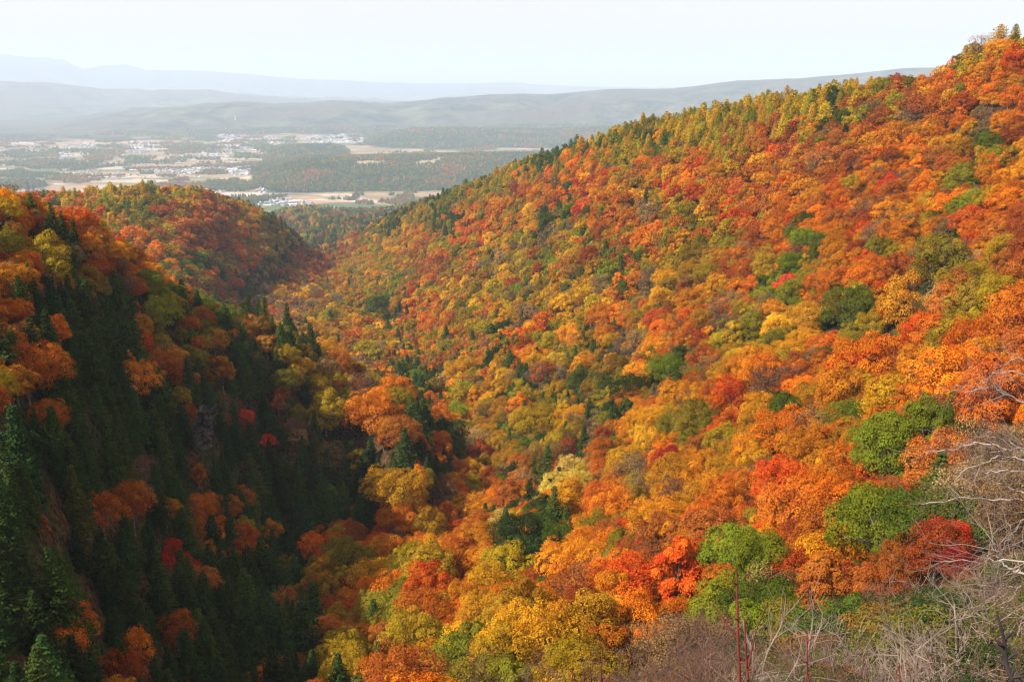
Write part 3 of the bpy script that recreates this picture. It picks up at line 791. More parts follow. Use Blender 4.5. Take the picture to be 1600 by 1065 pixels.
zones = [(70, 180, 4.2), (180, 330, 4.6), (330, 700, 4.9), (700, 1700, 5.8), (1700, 4000, 11.0)]
allx = []
for d0, d1, s in zones:
    X, Y = hexgrid(-d1 * .62, d1 * .62, -10, d1, s)
    D = np.hypot(X, Y); A = np.abs(np.arctan2(X, Y))
    k = (D >= d0) & (D < d1) & (A < (AZMAX if d0 < 1000 else math.radians(25)))
    X, Y, D = X[k], Y[k], D[k]
    Z = terrain_z(X, Y)
    k = sight(X, Y, Z + 24)
    X, Y, Z, D = X[k], Y[k], Z[k], D[k]
    px, py, _ = project(np.stack([X, Y, Z + 5], -1))
    k = (px > -260) & (px < 1860) & (py < 1240)
    # the open brush in front keeps no trees
    k &= ~((D < 80) & (px < 700)) & ~((D < 96) & (px > 1120)) & ~((D < 84) & (px > 700))
    k &= ~((np.abs(px - 318) < 17) & (np.abs(py - 668) < 52) & (D > 150) & (D < 250))
    X, Y, Z, D, px, py = X[k], Y[k], Z[k], D[k], px[k], py[k]
    k = np.ones(len(X), bool)
    for h in heroes:
        dd = np.hypot(X - h[0], Y - h[1])
        front = (np.hypot(X, Y) < math.hypot(h[0], h[1]))
        k &= dd > h[8] * (.46 + .30 * front)
    X, Y, Z, D, px, py = X[k], Y[k], Z[k], D[k], px[k], py[k]
    L = letters(px, py)
    u = rng.random(len(X))
    for i in range(len(X)):
        l = L[i]
        if l not in 'Dk' and u[i] < .05: l = 'N'
        elif l in 'RO' and u[i] < .15: l = 'B'
        elif l in 'OB' and u[i] > .95: l = 'L'
        elif l == 'O' and u[i] > .91: l = 'Y'
        elif l == 'R' and u[i] > .60: l = 'O'
        elif l == 'Y' and u[i] > .72: l = 'L'
        elif l in 'ON' and 480 < px[i] < 960 and 380 < py[i] < 590 and u[i] > .55: l = 'L' if u[i] > .78 else 'Y'
        elif l == 'C' and u[i] > .25: l = 'O' if px[i] > 500 else 'D'
        if px[i] < 500 and py[i] > 470 and D[i] < 420 and l != 'D' and rng.random() < (.12 if py[i] < 640 else .42): l = 'D'
        if py[i] > 840 and px[i] < 420 and l != 'D' and rng.random() < .35: l = 'D'
        if 560 < px[i] < 960 and 770 < py[i] < 975 and l in 'YLG' and rng.random() < .55: l = str(rng.choice(list('OOR')))
        if px[i] > 1000 and py[i] > 560 and l in 'YL' and rng.random() < .35: l = 'O'
        if px[i] < 120 and py[i] > 640 and rng.random() < .8: l = 'D'
        if 440 < px[i] < 640 and 690 < py[i] < 820 and D[i] < 420 and rng.random() < .6: l = 'D'
        mid = math.exp(-((px[i] - 740) / 230) ** 2 - ((py[i] - 590) / 150) ** 2)      # browner, more mixed mid-valley trees; light fall-off there put into their colours
        if l not in 'R' and rng.random() < .50 * mid:
            l = str(rng.choice(list('DDLLBBNNGO')))
        sn = float(fbm(np.array([X[i] / 38.]), np.array([Y[i] / 38. + 50]), 2)[0]) / .75
        sh = int(np.clip((sn - .5) * 5 + 1.7 + rng.normal(0, .7), 0, len(PAL[l]) - 1))
        kd = KIND[l]
        if px[i] > 1150 and py[i] > 800 and l in 'DN':      # low dark bushes below the big trees
            l = rng.choice(list('GLBN')); sh = 1; kd = 'broadleaf' if l != 'N' else 'thin'
        if kd == 'larch' and px[i] < 520 and rng.random() < .55: kd = 'broadleaf'
        if D[i] > 1700:
            l = rng.choice(list('kkkDDBK')); kd = KIND[l] if rng.random() < .5 else 'broadleaf'
        if kd == 'broadleaf' and rng.random() < .12: kd = 'maple'
        if kd == 'fir' and px[i] > 700 and rng.random() < .35: kd = 'broadleaf'
        if kd == 'larch' and l == 'k' and rng.random() < .35: kd = 'broadleaf'
        base = {'broadleaf': 7.7, 'maple': 6.6, 'thin': 7.6, 'fir': 10.5, 'larch': 10.8}[kd]
        if D[i] < 150: base *= .9 if kd != 'fir' else .78
        if px[i] < 470 and D[i] < 420 and kd != 'fir': base *= .80
        if D[i] > 250 and px[i] > 500: base *= .90
        hh = base * float(np.clip(rng.lognormal(0, .22), .55, 1.7)) * (s / 5.2) ** .6
        if kd in ('broadleaf', 'maple', 'thin'): hh *= float(rng.uniform(1.0, 1.3))
        T.append((X[i], Y[i], Z[i] - .02 * hh, hh, l, sh, kd, int(rng.integers(len(LIB[kd]))), None, None, None, px[i], py[i]))
print("near trees", len(T))
NH = len(heroes)
T = heroes + T

# which trees show, and how large: a coarse depth-sorted id buffer
W_, H_ = 800, 533
def visible_px(T):
    P = np.array([(t[0], t[1], t[2] + t[3] * .55) for t in T]); px, py, dz = project(P)
    r = np.array([t[3] * {'fir': .28, 'larch': .24, 'poplar': .25}.get(t[6], .48) for t in T]) / dz * F * .5
    hgt = np.array([t[3] * .42 for t in T]) / dz * F * .5
    order = np.argsort(-dz)
    buf = np.full((H_, W_), -1, int)
    for i in order:
        cx, cy_ = px[i] * .5, py[i] * .5
        x0, x1 = int(max(0, cx - r[i])), int(min(W_, cx + r[i] + 1)); y0, y1 = int(max(0, cy_ - hgt[i])), int(min(H_, cy_ + hgt[i] + 1))
        if x0 >= x1 or y0 >= y1: continue
        yy, xx = np.ogrid[y0:y1, x0:x1]
        m = ((xx + .5 - cx) / r[i]) ** 2 + ((yy + .5 - cy_) / hgt[i]) ** 2 < 1
        buf[y0:y1, x0:x1][m] = i
    return np.bincount(buf[buf >= 0].ravel(), minlength=len(T)), px, py, r, hgt, buf
CNT, TPX, TPY, TR, TH, IDBUF = visible_px(T)

def tint_of(l, sh, x, y, jit=.12):
    c = np.array(PAL[l][sh % len(PAL[l])][1]) * np.array([1.0, .93 if l in 'ROBYC' else .98, .9])
    c = c * float(np.clip(rng.lognormal(-.02, .16), .6, 1.4)) * (1 + rng.uniform(-jit, jit, 3) * .6)
    return [float(v) for v in c]
NAMES = {'broadleaf': "broadleaf_tree", 'maple': "maple_tree", 'thin': "half_bare_tree", 'fir': "fir_tree", 'larch': "larch_tree", 'poplar': "broadleaf_tree"}
WORDS = {'broadleaf': "broadleaf", 'maple': "maple", 'thin': "half-bare tree", 'fir': "fir", 'larch': "larch", 'poplar': "broadleaf"}
CAT = {'broadleaf': "broadleaf tree", 'maple': "maple tree", 'thin': "tree", 'fir': "fir tree", 'larch': "larch tree", 'poplar': "broadleaf tree"}
GROUP = {'broadleaf': "broadleaf trees of the autumn slopes", 'maple': "maples among the broadleaf trees", 'thin': "half-bare trees of the slopes", 'fir': "firs of the gorge and slopes", 'larch': "larches along the ridges", 'poplar': "broadleaf trees of the autumn slopes"}
limit = {"broadleaf_tree": 300, "maple_tree": 120, "half_bare_tree": 60, "fir_tree": 230, "larch_tree": 90}
chosen = set(range(NH)); n_kind = {k: 0 for k in limit}
for i in range(NH): n_kind[NAMES[T[i][6]]] += 1
for i in np.argsort(-CNT):
    i = int(i)
    if i < NH or CNT[i] < 14: continue
    nm = NAMES[T[i][6]]
    if n_kind[nm] < limit[nm]: n_kind[nm] += 1; chosen.add(i)
print("individual trees", n_kind)

def place_tree(i, label):
    x, y, z, hh, l, sh, kd, v, wid = T[i][:9]
    cm, tm, _, _ = LIB[kd][v]
    o = bpy.data.objects.new(NAMES[kd], None); COL.objects.link(o)
    o.empty_display_size = .5
    o.location = (x, y, z); o.rotation_euler = (0, 0, float(rng.uniform(0, 6.28)))
    sx = (hh * float(rng.uniform(.78, 1.0)) if kd in ('broadleaf', 'maple', 'thin') else hh * float(rng.uniform(.78, 1.22))) if wid is None else hh
    if wid is not None and kd in ('broadleaf', 'maple', 'thin'): z = z - .18 * hh; hh = hh * 1.22
    o.scale = (sx, sx, hh)
    o["label"] = label; o["category"] = CAT[kd]; o["group"] = GROUP[kd]
    tint = tint_of(l, sh, x, y)
    c = bpy.data.objects.new("crown", cm); COL.objects.link(c); c.parent = o; c["tint"] = tint
    t = bpy.data.objects.new("trunk", tm); COL.objects.link(t); t.parent = o
    return o

# labels: a landmark of its own, or colour, kind and bearing from the nearest landmark
ORD = ["", "second ", "third ", "fourth ", "fifth ", "sixth ", "seventh ", "eighth ", "ninth ", "tenth ", "eleventh ", "twelfth "] + [w + " " for w in "thirteenth fourteenth fifteenth sixteenth seventeenth eighteenth nineteenth twentieth twenty-first twenty-second twenty-third twenty-fourth twenty-fifth twenty-sixth twenty-seventh twenty-eighth twenty-ninth thirtieth".split()]
order = sorted((i for i in chosen if i >= NH), key=lambda i: -CNT[i])
buckets = {}
hx = np.array([h[11] for h in heroes], float); hy = np.array([h[12] for h in heroes], float)
for i in order:
    d = np.hypot(hx - TPX[i], hy - TPY[i]); j = int(np.argmin(d))
    dx, dy = TPX[i] - hx[j], TPY[i] - hy[j]
    if abs(dx) > 2.2 * abs(dy): b = "straight right of" if dx > 0 else "straight left of"
    elif abs(dy) > 2.2 * abs(dx): b = "straight above" if dy < 0 else "straight below"
    else: b = ("above and " if dy < 0 else "below and ") + ("right of" if dx > 0 else "left of")
    word = PAL[T[i][4]][T[i][5] % len(PAL[T[i][4]])][0]
    buckets.setdefault((word, WORDS[T[i][6]], b, j), []).append((d[j], i))
labels = {i: T[i][10] for i in range(NH)}
for (word, kw, b, j), v in buckets.items():
    v.sort()
    for n, (d, i) in enumerate(v):
        labels[i] = f"{ORD[min(n, len(ORD) - 1)]}{word} {kw} {b} {heroes[j][9]}"
        if len(labels[i].replace("-", " ").split()) > 16: labels[i] = labels[i].replace(" tree ", " ").replace("straight ", "")
for i in sorted(chosen): place_tree(i, labels[i])

# ------------------------------------------------------------------ the rest of the forest: scattered, one object per wood
def hidden_collection(name, meshes):
    c = bpy.data.collections.new(name)
    for k, me in enumerate(meshes):
        o = bpy.data.objects.new(f"{name}_{k:02d}", me); c.objects.link(o)
    return c
def scatter(name, label, P, idx, rot, scl, tint, meshes):
    P = np.asarray(P, np.float32)
    me = bpy.data.meshes.new(name); me.vertices.add(len(P)); me.vertices.foreach_set("co", P.ravel())
    a = me.attributes.new("idx", 'INT', 'POINT'); a.data.foreach_set("value", np.asarray(idx, np.int32))
    a = me.attributes.new("rot", 'FLOAT', 'POINT'); a.data.foreach_set("value", np.asarray(rot, np.float32))
    a = me.attributes.new("scl", 'FLOAT_VECTOR', 'POINT'); a.data.foreach_set("vector", np.asarray(scl, np.float32).ravel())
    a = me.attributes.new("tint", 'FLOAT_VECTOR', 'POINT'); a.data.foreach_set("vector", np.asarray(tint, np.float32).ravel())
    o = link(name, me, kind='stuff', label=label)
    ng = bpy.data.node_groups.new(name, 'GeometryNodeTree')
    ng.interface.new_socket("Geometry", in_out='INPUT', socket_type='NodeSocketGeometry')
    ng.interface.new_socket("Geometry", in_out='OUTPUT', socket_type='NodeSocketGeometry')
    gi = ng.nodes.new("NodeGroupInput"); go = ng.nodes.new("NodeGroupOutput")
    iop = ng.nodes.new("GeometryNodeInstanceOnPoints"); iop.inputs["Pick Instance"].default_value = True
    ci = ng.nodes.new("GeometryNodeCollectionInfo"); ci.inputs["Collection"].default_value = hidden_collection(name + "_shapes", meshes)
    ci.inputs["Separate Children"].default_value = True; ci.inputs["Reset Children"].default_value = True
    def attr(nm, t):
        n = ng.nodes.new("GeometryNodeInputNamedAttribute"); n.data_type = t; n.inputs["Name"].default_value = nm
        return n.outputs["Attribute"]
    cx = ng.nodes.new("ShaderNodeCombineXYZ")
    ng.links.new(attr("rot", 'FLOAT'), cx.inputs[2])
    e2r = ng.nodes.new("FunctionNodeEulerToRotation"); ng.links.new(cx.outputs[0], e2r.inputs[0])
    ng.links.new(gi.outputs[0], iop.inputs["Points"]); ng.links.new(ci.outputs[0], iop.inputs["Instance"])
    ng.links.new(attr("idx", 'INT'), iop.inputs["Instance Index"]); ng.links.new(e2r.outputs[0], iop.inputs["Rotation"])
    ng.links.new(attr("scl", 'FLOAT_VECTOR'), iop.inputs["Scale"]); ng.links.new(iop.outputs[0], go.inputs[0])
    md = o.modifiers.new("scatter", 'NODES'); md.node_group = ng
    return o
ALLM, OFF = [], {}
for kd, vs in LIB.items():
    OFF[kd] = len(ALLM)
    for v in vs: ALLM += [v[2], v[3]]
rest = [i for i in range(len(T)) if i not in chosen]
def wood(name, label, ids):
    P, ix, ro, sc, ti = [], [], [], [], []
    for i in ids:
        x, y, z, hh, l, sh, kd, v = T[i][:8]
        far = math.hypot(x, y) > 420
        P.append((x, y, z)); ix.append(OFF[kd] + 2 * v + (1 if far else 0)); ro.append(rng.uniform(0, 6.28))
        s = hh * (rng.uniform(.78, 1.0) if kd in ('broadleaf', 'maple', 'thin') else rng.uniform(.78, 1.25)); sc.append((s, s, hh)); ti.append(tint_of(l, sh, x, y))
    scatter(name, label, P, ix, ro, sc, ti, ALLM)
wood("slope_forest", "autumn forest covering the slopes between the larger trees", rest)

# ------------------------------------------------------------------ woods beyond the notch, on the low hills and on the plain
def far_pts(d0, d1, s, azm, h):
    X, Y = hexgrid(-d1 * math.tan(azm), d1 * math.tan(azm), d0 * .8, d1, s)
    D = np.hypot(X, Y); k = (D >= d0) & (D < d1) & (np.abs(np.arctan2(X, Y)) < azm)
    X, Y = X[k], Y[k]; Z = terrain_z(X, Y)
    k = sight(X, Y, Z + h); X, Y, Z = X[k], Y[k], Z[k]
    px, py, _ = project(np.stack([X, Y, Z], -1))
    return X, Y, Z, px, py
PATCH = [(44,241,44,6),(146,241,30,5),(223,249,28,5),(300,234,26,6),(85,258,85,6),(36,273,38,6),(372,244,16,4),(352,290,48,10),(255,226,12,4),
         (426,235,20,8),(405,227,12,4),(380,314,24,6),(428,262,20,10),(565,215,8,2.5),(180,222,25,3),(60,222,30,3),(330,218,14,3),(270,215,20,3),(440,250,30,5),(20,288,40,6)]
CLEAR = [(580,252,32,3.2),(668,252,26,3.2),(720,262,16,1.5)]
def in_any(px, py, lst, wob):
    k = np.zeros(len(px), bool)
    for (cx, cy_, a, b) in lst: k |= ((px - cx) / a) ** 2 + ((py - cy_) / b) ** 2 < 1 + wob
    return k
fP, fI, fR, fS, fT = [], [], [], [], []
FARK = [('D', 'fir'), ('k', 'fir'), ('G', 'broadleaf'), ('k', 'broadleaf'), ('k', 'larch'), ('K', 'larch'), ('B', 'broadleaf')]
for d0, d1, s, hgt in [(4000, 6800, 15, 13), (6800, 11000, 26, 17)]:
    X, Y, Z, px, py = far_pts(d0, d1, s, math.radians(31), 14)
    px = px + (fbm(X / 220 + 5, Y / 220, 4) - .47) * 70; py = py + (fbm(X / 260, Y / 260 + 8, 4) - .47) * 14
    n1 = fbm(X / 500, Y / 500, 4); n2 = fbm(X / 160 + 9, Y / 160, 3)
    on_hill = Z > PLAIN + 9 + 14 * (n1 - .5)
    k = (on_hill | in_any(px, py, PATCH, (n2 - .45) * 2.5)) & ~in_any(px, py, CLEAR, (n2 - .45) * 1.5)
    k |= (n2 > .57) & (py > 212)
    X, Y, Z, n1, n2 = X[k], Y[k], Z[k], n1[k], n2[k]
    for i in range(len(X)):
        u = (n2[i] - .47) * 2.2 + .42 + rng.random() * .30 - .15 + (n1[i] - .47) * 1.2
        l, kd = FARK[int(np.clip(u * 8 - .5, 0, 6.9))] if rng.random() < .85 else FARK[int(rng.integers(7))]
        v = int(rng.integers(len(LIB[kd])))
        hh = hgt * rng.uniform(.6, 1.5); w = hh * (1.0 if kd == 'broadleaf' else 1.25) * (1.15 if s > 20 else 1)
        fP.append((X[i], Y[i], Z[i])); fI.append(OFF[kd] + 2 * v + 1); fR.append(rng.uniform(0, 6.28)); fS.append((w, w, hh))
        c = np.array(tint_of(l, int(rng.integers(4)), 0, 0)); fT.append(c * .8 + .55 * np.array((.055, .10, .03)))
print("far trees", len(fP))
scatter("distant_woods", "hazy mixed woods on the low hills and plain beyond the gorge", fP, fI, fR, fS, fT, ALLM)

# pale clearings on the wooded plateau
fm, nt = newmat("stubble_field")
no = nd(nt, "ShaderNodeTexNoise"); no.inputs["Scale"].default_value = .02; tc = nd(nt, "ShaderNodeNewGeometry"); nt.links.new(tc.outputs["Position"], no.inputs["Vector"])
dd = nd(nt, "ShaderNodeBsdfDiffuse"); nt.links.new(mix_c(nt, no.outputs[0], (.34, .26, .17), (.22, .19, .10)), dd.inputs[0])
oo = nd(nt, "ShaderNodeOutputMaterial"); nt.links.new(dd.outputs[0], oo.inputs[0])
for q, (cx, cy_, a_, b_) in enumerate(CLEAR):
    D0 = None
    A0, A1 = az_t(cx - a_, cy_)[0], az_t(cx + a_, cy_)[0]
    a, b, t = ray(cx, cy_)
    Ds = np.arange(4500, 9500, 20.0); zz = terrain_z(a * Ds, b * Ds); hit = np.nonzero(zz > t * Ds - 3)[0]
    if not len(hit): continue
    Dm = Ds[hit[0]]
    aa, rr = np.meshgrid(np.linspace(A0, A1, 30), np.linspace(Dm * .965, Dm * 1.05, 16), indexing='ij')
    X = np.sin(aa) * rr; Y = np.cos(aa) * rr; Z = terrain_z(X, Y) + 1.2
    V = np.stack([X, Y, Z], -1).reshape(-1, 3); i = np.arange(29)[:, None]; j = np.arange(15)[None]
    Q = np.stack([i * 16 + j, (i + 1) * 16 + j, (i + 1) * 16 + j + 1, i * 16 + j + 1], -1).reshape(-1, 4)
    link("field", mesh_np("field", V, Q, [fm]), kind='structure')

# ------------------------------------------------------------------ houses and sheds of the basin
def flatmat(name, c, rough=.7):
    m, nt = newmat(name); b = nd(nt, "ShaderNodeBsdfPrincipled"); b.inputs["Roughness"].default_value = rough
    tc = nd(nt, "ShaderNodeTexCoord"); no = nd(nt, "ShaderNodeTexNoise"); no.inputs["Scale"].default_value = 2.5; no.inputs["Detail"].default_value = 5
    nt.links.new(tc.outputs["Object"], no.inputs["Vector"])
    nt.links.new(mix_c(nt, no.outputs[0], tuple(x * .8 for x in c), tuple(min(1, x * 1.1) for x in c)), b.inputs["Base Color"])
    o = nd(nt, "ShaderNodeOutputMaterial"); nt.links.new(b.outputs[0], o.inputs[0]); return m
WALLM = [flatmat("plaster_wall", (.42, .40, .36)), flatmat("cream_wall", (.38, .32, .25)), flatmat("white_wall", (.55, .54, .52)), flatmat("grey_wall", (.26, .26, .26))]
ROOFM = [flatmat("white_roof", (.50, .49, .48), .7), flatmat("blue_roof", (.20, .32, .42), .5), flatmat("slate_roof", (.12, .12, .13)), flatmat("grey_roof", (.38, .38, .40)), flatmat("rust_roof", (.32, .13, .08)), flatmat("pale_blue_roof", (.34, .42, .47), .6)]
RW = ["white", "blue", "slate grey", "light grey", "rust-red", "pale blue"]
def house_parts(w, l, h, rh):
    a, b = w / 2, l / 2
    V = [(-a, -b, -2), (a, -b, -2), (a, b, -2), (-a, b, -2), (-a, -b, h), (a, -b, h), (a, b, h), (-a, b, h), (0, -b, h + rh - .1), (0, b, h + rh - .1)]
    Q = [(0, 1, 5, 4), (1, 2, 6, 5), (2, 3, 7, 6), (3, 0, 4, 7)]; Tt = [(4, 5, 8), (6, 7, 9)]
    e = .5
    s = rh / a
    RV = [(-a - e, -b - e, h - e * s), (0, -b - e, h + rh), (0, b + e, h + rh), (-a - e, b + e, h - e * s), (a + e, -b - e, h - e * s), (a + e, b + e, h - e * s)]
    RV += [(x, y, z - .25) for x, y, z in RV]
    RQ = [(0, 1, 2, 3), (1, 4, 5, 2), (6, 9, 8, 7), (7, 8, 11, 10), (0, 3, 9, 6), (4, 10, 11, 5), (0, 6, 7, 1), (1, 7, 10, 4), (3, 2, 8, 9), (2, 5, 11, 8)]
    return np.array(V), np.array(Q), np.array(Tt), np.array(RV), np.array(RQ)
def window_mesh(w, l, h, n):
    V, Q = [], []
    for sx in (-1, 1):
        for k in range(n):
            y = -l / 2 + l * (k + .5) / n; x = sx * (w / 2 + .03); z0, z1 = h * .35, h * .75; hw = l / n * .25
            i = len(V); V += [(x, y - hw, z0), (x, y + hw, z0), (x, y + hw, z1), (x, y - hw, z1)]; Q.append((i, i + 1, i + 2, i + 3))
    return np.array(V), np.array(Q)
M_GLASS = flatmat("dark_window", (.04, .05, .06), .2)
CLUST = [(385,268,34,8,200),(300,266,95,5,260),(310,243,45,5,160),(218,230,24,10,150),(125,228,28,6,90),(100,242,14,5,45),(365,222,38,12,380),(30,230,35,5,45),
         (540,218,70,7,560),(405,225,50,12,380),(440,318,44,6,34),(150,277,60,7,26),(410,296,12,8,24),(330,300,25,6,30),(230,252,160,30,260)]
hs = []
for (cx, cy_, a, b, n) in CLUST:
    for _ in range(n):
        r_, th = math.sqrt(rng.random()), rng.uniform(0, 6.283)
        px, py = cx + a * r_ * math.cos(th), cy_ + b * r_ * math.sin(th)
        dx, dy, t = ray(px, py)
        D = PLAIN / t
        if D < 4000 or D > 11000: continue
        x, y = dx * D, dy * D; z = ground_at(x, y)
        if z > PLAIN + 8 or not sight(np.array([x]), np.array([y]), np.array([z + 9]))[0]: continue
        if any(abs(x - q[0]) < 16 and abs(y - q[1]) < 16 for q in hs[-60:]): continue
        big = rng.random() < (.35 if D < 4600 else .10)
        w = rng.uniform(8, 12) if not big else rng.uniform(14, 22); l = w * rng.uniform(1.1, 1.5) if not big else w * rng.uniform(1.8, 3.0)
        hs.append((x, y, z, w, l, rng.uniform(3.5, 6.5) if not big else rng.uniform(5, 8), float(rng.choice([.5, .55, 2.07, 2.0, 1.2])), big, D, px, py))
# a few long halls at the near edge of the plain
for (px, py, w, l, rt) in [(505,327,16,60,1.5),(520,326,16,70,1.45),(468,315,18,60,1.4),(418,322,14,40,1.3),(535,328,14,44,1.5),(405,312,16,60,1.35),(448,311,14,55,1.5)]:
    dx, dy, t = ray(px, py); D = PLAIN / t; x, y = dx * D, dy * D
    hs.append((x, y, ground_at(x, y), w, l, 5.0, rt, True, D, px, py))
hs.sort(key=lambda q: -(q[4] * q[5]) / q[8] ** 1.0)
hs_big = hs[:110]; hs_rest = hs[110:]
TOWN = [(385,268,"the village strung across the fields"),(300,243,"the upper hamlet among pale fields"),(218,232,"the hamlet under the foothill"),(125,230,"the outlying farms on the plain"),
        (365,222,"the town at the foothill"),(540,218,"the fan-shaped town"),(450,318,"the hamlet just past the gorge"),(515,327,"the long sheds past the gorge"),(330,300,"the hamlet behind the far spur"),(150,277,"the open pale fields"),(20,230,"the edge of the basin")]
used = {}
for q in sorted(hs_big, key=lambda q: q[9]):
    x, y, z, w, l, h, rt, big, D, px, py = q
    ri = int(rng.choice(6, p=(.22, .14, .22, .24, .10, .08))); wi = int(rng.integers(4))
    V, Q, Tt, RV, RQ = house_parts(w, l, h, w * (.28 if not big else .14))
    nm = "shed" if big else "house"
    o = bpy.data.objects.new(nm, None); COL.objects.link(o); o.location = (x, y, z); o.rotation_euler = (0, 0, rt)
    wl = link("wall", mesh_np("wall", V, Q, [WALLM[wi]], T=Tt), o)
    rf = link("roof", mesh_np("roof", RV, RQ, [ROOFM[ri]]), o)
    if D < 4700:
        WV, WQ = window_mesh(w, l, h, 3 if not big else 7)
        link("window", mesh_np("window", WV, WQ, [M_GLASS]), o, kind='stuff')
    town = min(TOWN, key=lambda c: math.hypot(c[0] - px, (c[1] - py) * 3))[2]
    key = (("long " if l > 45 else "") + RW[ri] + "-roofed " + nm, town)
    used[key] = used.get(key, 0) + 1
    o["label"] = f"{ORD[min(used[key] - 1, len(ORD) - 1)]}{key[0]} from the left in {key[1]}"
    o["category"] = nm; o["group"] = "houses and sheds of the basin"
# the rest of the town in one mesh
VV, QQ, TT, MI, MT = [], [], [], [], []; nv = 0
for (x, y, z, w, l, h, rt, big, D, px, py) in hs_rest:
    V, Q, Tt, RV, RQ = house_parts(w, l, h, w * .25)
    c, s_ = math.cos(rt), math.sin(rt); Rm = np.array([[c, s_, 0], [-s_, c, 0], [0, 0, 1]])
    VV += [V @ Rm + (x, y, z), RV @ Rm + (x, y, z)]; QQ += [Q + nv, RQ + nv + len(V)]; TT.append(Tt + nv)
    wi = int(rng.integers(4)); ri = 4 + int(rng.choice(6, p=(.22, .14, .22, .24, .10, .08)))
    MI += [wi] * len(Q) + [ri] * len(RQ); MT += [wi] * 2; nv += len(V) + len(RV)
link("town_buildings", mesh_np("town_buildings", np.concatenate(VV), np.concatenate(QQ), WALLM + ROOFM, T=np.concatenate(TT), mat_idx=MI + MT), kind='stuff',
     label="small pale houses scattered over the hazy basin")
# white tower on the foothill
a, b, t = ray(368, 190)
D = 11800.0; zt = ground_at(a * D, b * D)
o = bpy.data.objects.new("tower", None); COL.objects.link(o); o.location = (a * D, b * D, zt)
for nm, (r0, r1, z0, z1) in {"shaft": (7, 4, -5, 42), "platform": (9, 9, 42, 46), "mast": (2, 1, 46, 60)}.items():
    V, Q = tube([[0, 0, z0], [0, 0, z1]], [r0, r1], 10); V = np.concatenate([V, [[0, 0, z0], [0, 0, z1]]])
    cap = [(20, (k + 1) % 10, k) for k in range(10)] + [(21, 10 + k, 10 + (k + 1) % 10) for k in range(10)]
    link(nm, mesh_np(nm, V, Q, [WALLM[2]], T=np.array(cap)), o)
base_box = None
o["label"] = "lone white tower on the hazy foothill above the town"; o["category"] = "tower"

# ------------------------------------------------------------------ haze: one closed box of even air
hb = bpy.data.meshes.new("haze")
X = 46500.0; z0, z1 = float(G_Z.min()) - 1.5, float(max(G_Z.max(), 0)) + 40.0
hv = [(-X, -X, z0), (X, -X, z0), (X, X, z0), (-X, X, z0), (-X, -X, z1), (X, -X, z1), (X, X, z1), (-X, X, z1)]
hb.from_pydata(hv, [], [(3, 2, 1, 0), (4, 5, 6, 7), (0, 1, 5, 4), (1, 2, 6, 5), (2, 3, 7, 6), (3, 0, 4, 7)])
hm, nt = newmat("haze_air")
pv = nd(nt, "ShaderNodeVolumePrincipled"); pv.inputs["Color"].default_value = (.70, .85, 1.0, 1); pv.inputs["Density"].default_value = 6.2e-5; pv.inputs["Anisotropy"].default_value = 0.0
oo = nd(nt, "ShaderNodeOutputMaterial"); nt.links.new(pv.outputs[0], oo.inputs["Volume"])
hb.materials.append(hm)
link("haze", hb, kind='stuff', label="pale blue haze filling the basin")

# ------------------------------------------------------------------ rock face of the promontory
a, b, t = ray(320, 668)
D = 226.0
r_ = np.random.default_rng(5)
nu, nv_ = 40, 60
U, Vv = np.meshgrid(np.linspace(0, 1, nu), np.linspace(0, 1, nv_), indexing='ij')
cx, cy0, cz = a * (D + 3), b * (D + 3), t * D
ang = (U - .5) * 3.0
wob = fbm(U * 6 + 3, Vv * 9, 4) * 2.6 + np.floor(fbm(U * 9, Vv * 5 + 7, 3) * 7) * .38
rad = 1.0 + wob * .6 - .5 * Vv
ex = np.stack([cx + np.sin(ang) * rad * 1.15 + (Vv - .5) * 3.0, cy0 - np.cos(ang) * rad, cz - 6.0 + 10.5 * Vv + fbm(U * 5, Vv * 5, 2) * .8], -1)
i = np.arange(nu - 1)[:, None]; j = np.arange(nv_ - 1)[None]
Q = np.stack([i * nv_ + j, (i + 1) * nv_ + j, (i + 1) * nv_ + j + 1, i * nv_ + j + 1], -1).reshape(-1, 4)
ro = link("rock_face", mesh_np("rock_face", ex.reshape(-1, 3), Q, [M_ROCK]))
ro["label"] = "bare grey rock face breaking out of the shaded slope by the gorge"; ro["category"] = "rock"

# ------------------------------------------------------------------ shrubs in front
def grow(mb, r, p, d, L, rad, depth, kids, spread, seg=4, up=.12, mi=0):
    P = [p]; q = p.copy(); dd = d / np.linalg.norm(d)
    for k in range(seg):
        dd = dd + r.normal(0, .24, 3) + np.array([0, 0, up * .3]); dd /= np.linalg.norm(dd)
        q = q + dd * L / seg; P.append(q.copy())
    V, Q = tube(P, np.linspace(rad, rad * .35, seg + 1), 4 if depth > 1 else 3); mb.add(V, Q, None, None, mi)
    if depth == 0: return
    for k in range(kids):
        f = r.uniform(.25, 1.0); x = f * seg; i0 = min(int(x), seg - 1); c = P[i0] + (P[i0 + 1] - P[i0]) * (x - i0)
        nd_ = dd + rand_dirs(r, 1)[0] * spread + np.array([0, 0, up])
        grow(mb, r, c, nd_, L * r.uniform(.35, .65), rad * .5, depth - 1, kids, spread, 3, up, mi)
def twig_shrub(seed, stems, kids, spread, rad, lean=.5):
    r = np.random.default_rng(seed); a, b = MB(), MB()
    for k in range(stems):
        d = np.array([r.normal(0, lean), r.normal(0, lean), 1.0]); base = np.array([r.normal(0, .10), r.normal(0, .10), -.05])
        P0 = len(a.V)
        grow(a if k % 2 == 0 else a, r, base, d, r.uniform(.6, .95), rad, 2, kids, spread)
    return a
def leafy_bush(seed, nleaf, lsize):
    r = np.random.default_rng(seed)
    c, t = broadleaf(seed, nleaf, lsize, w=1.25, base=.02, nlobe=26, lob_r=(.12, .24), openness=.35, twigs=5)
    return c, t
SH = []
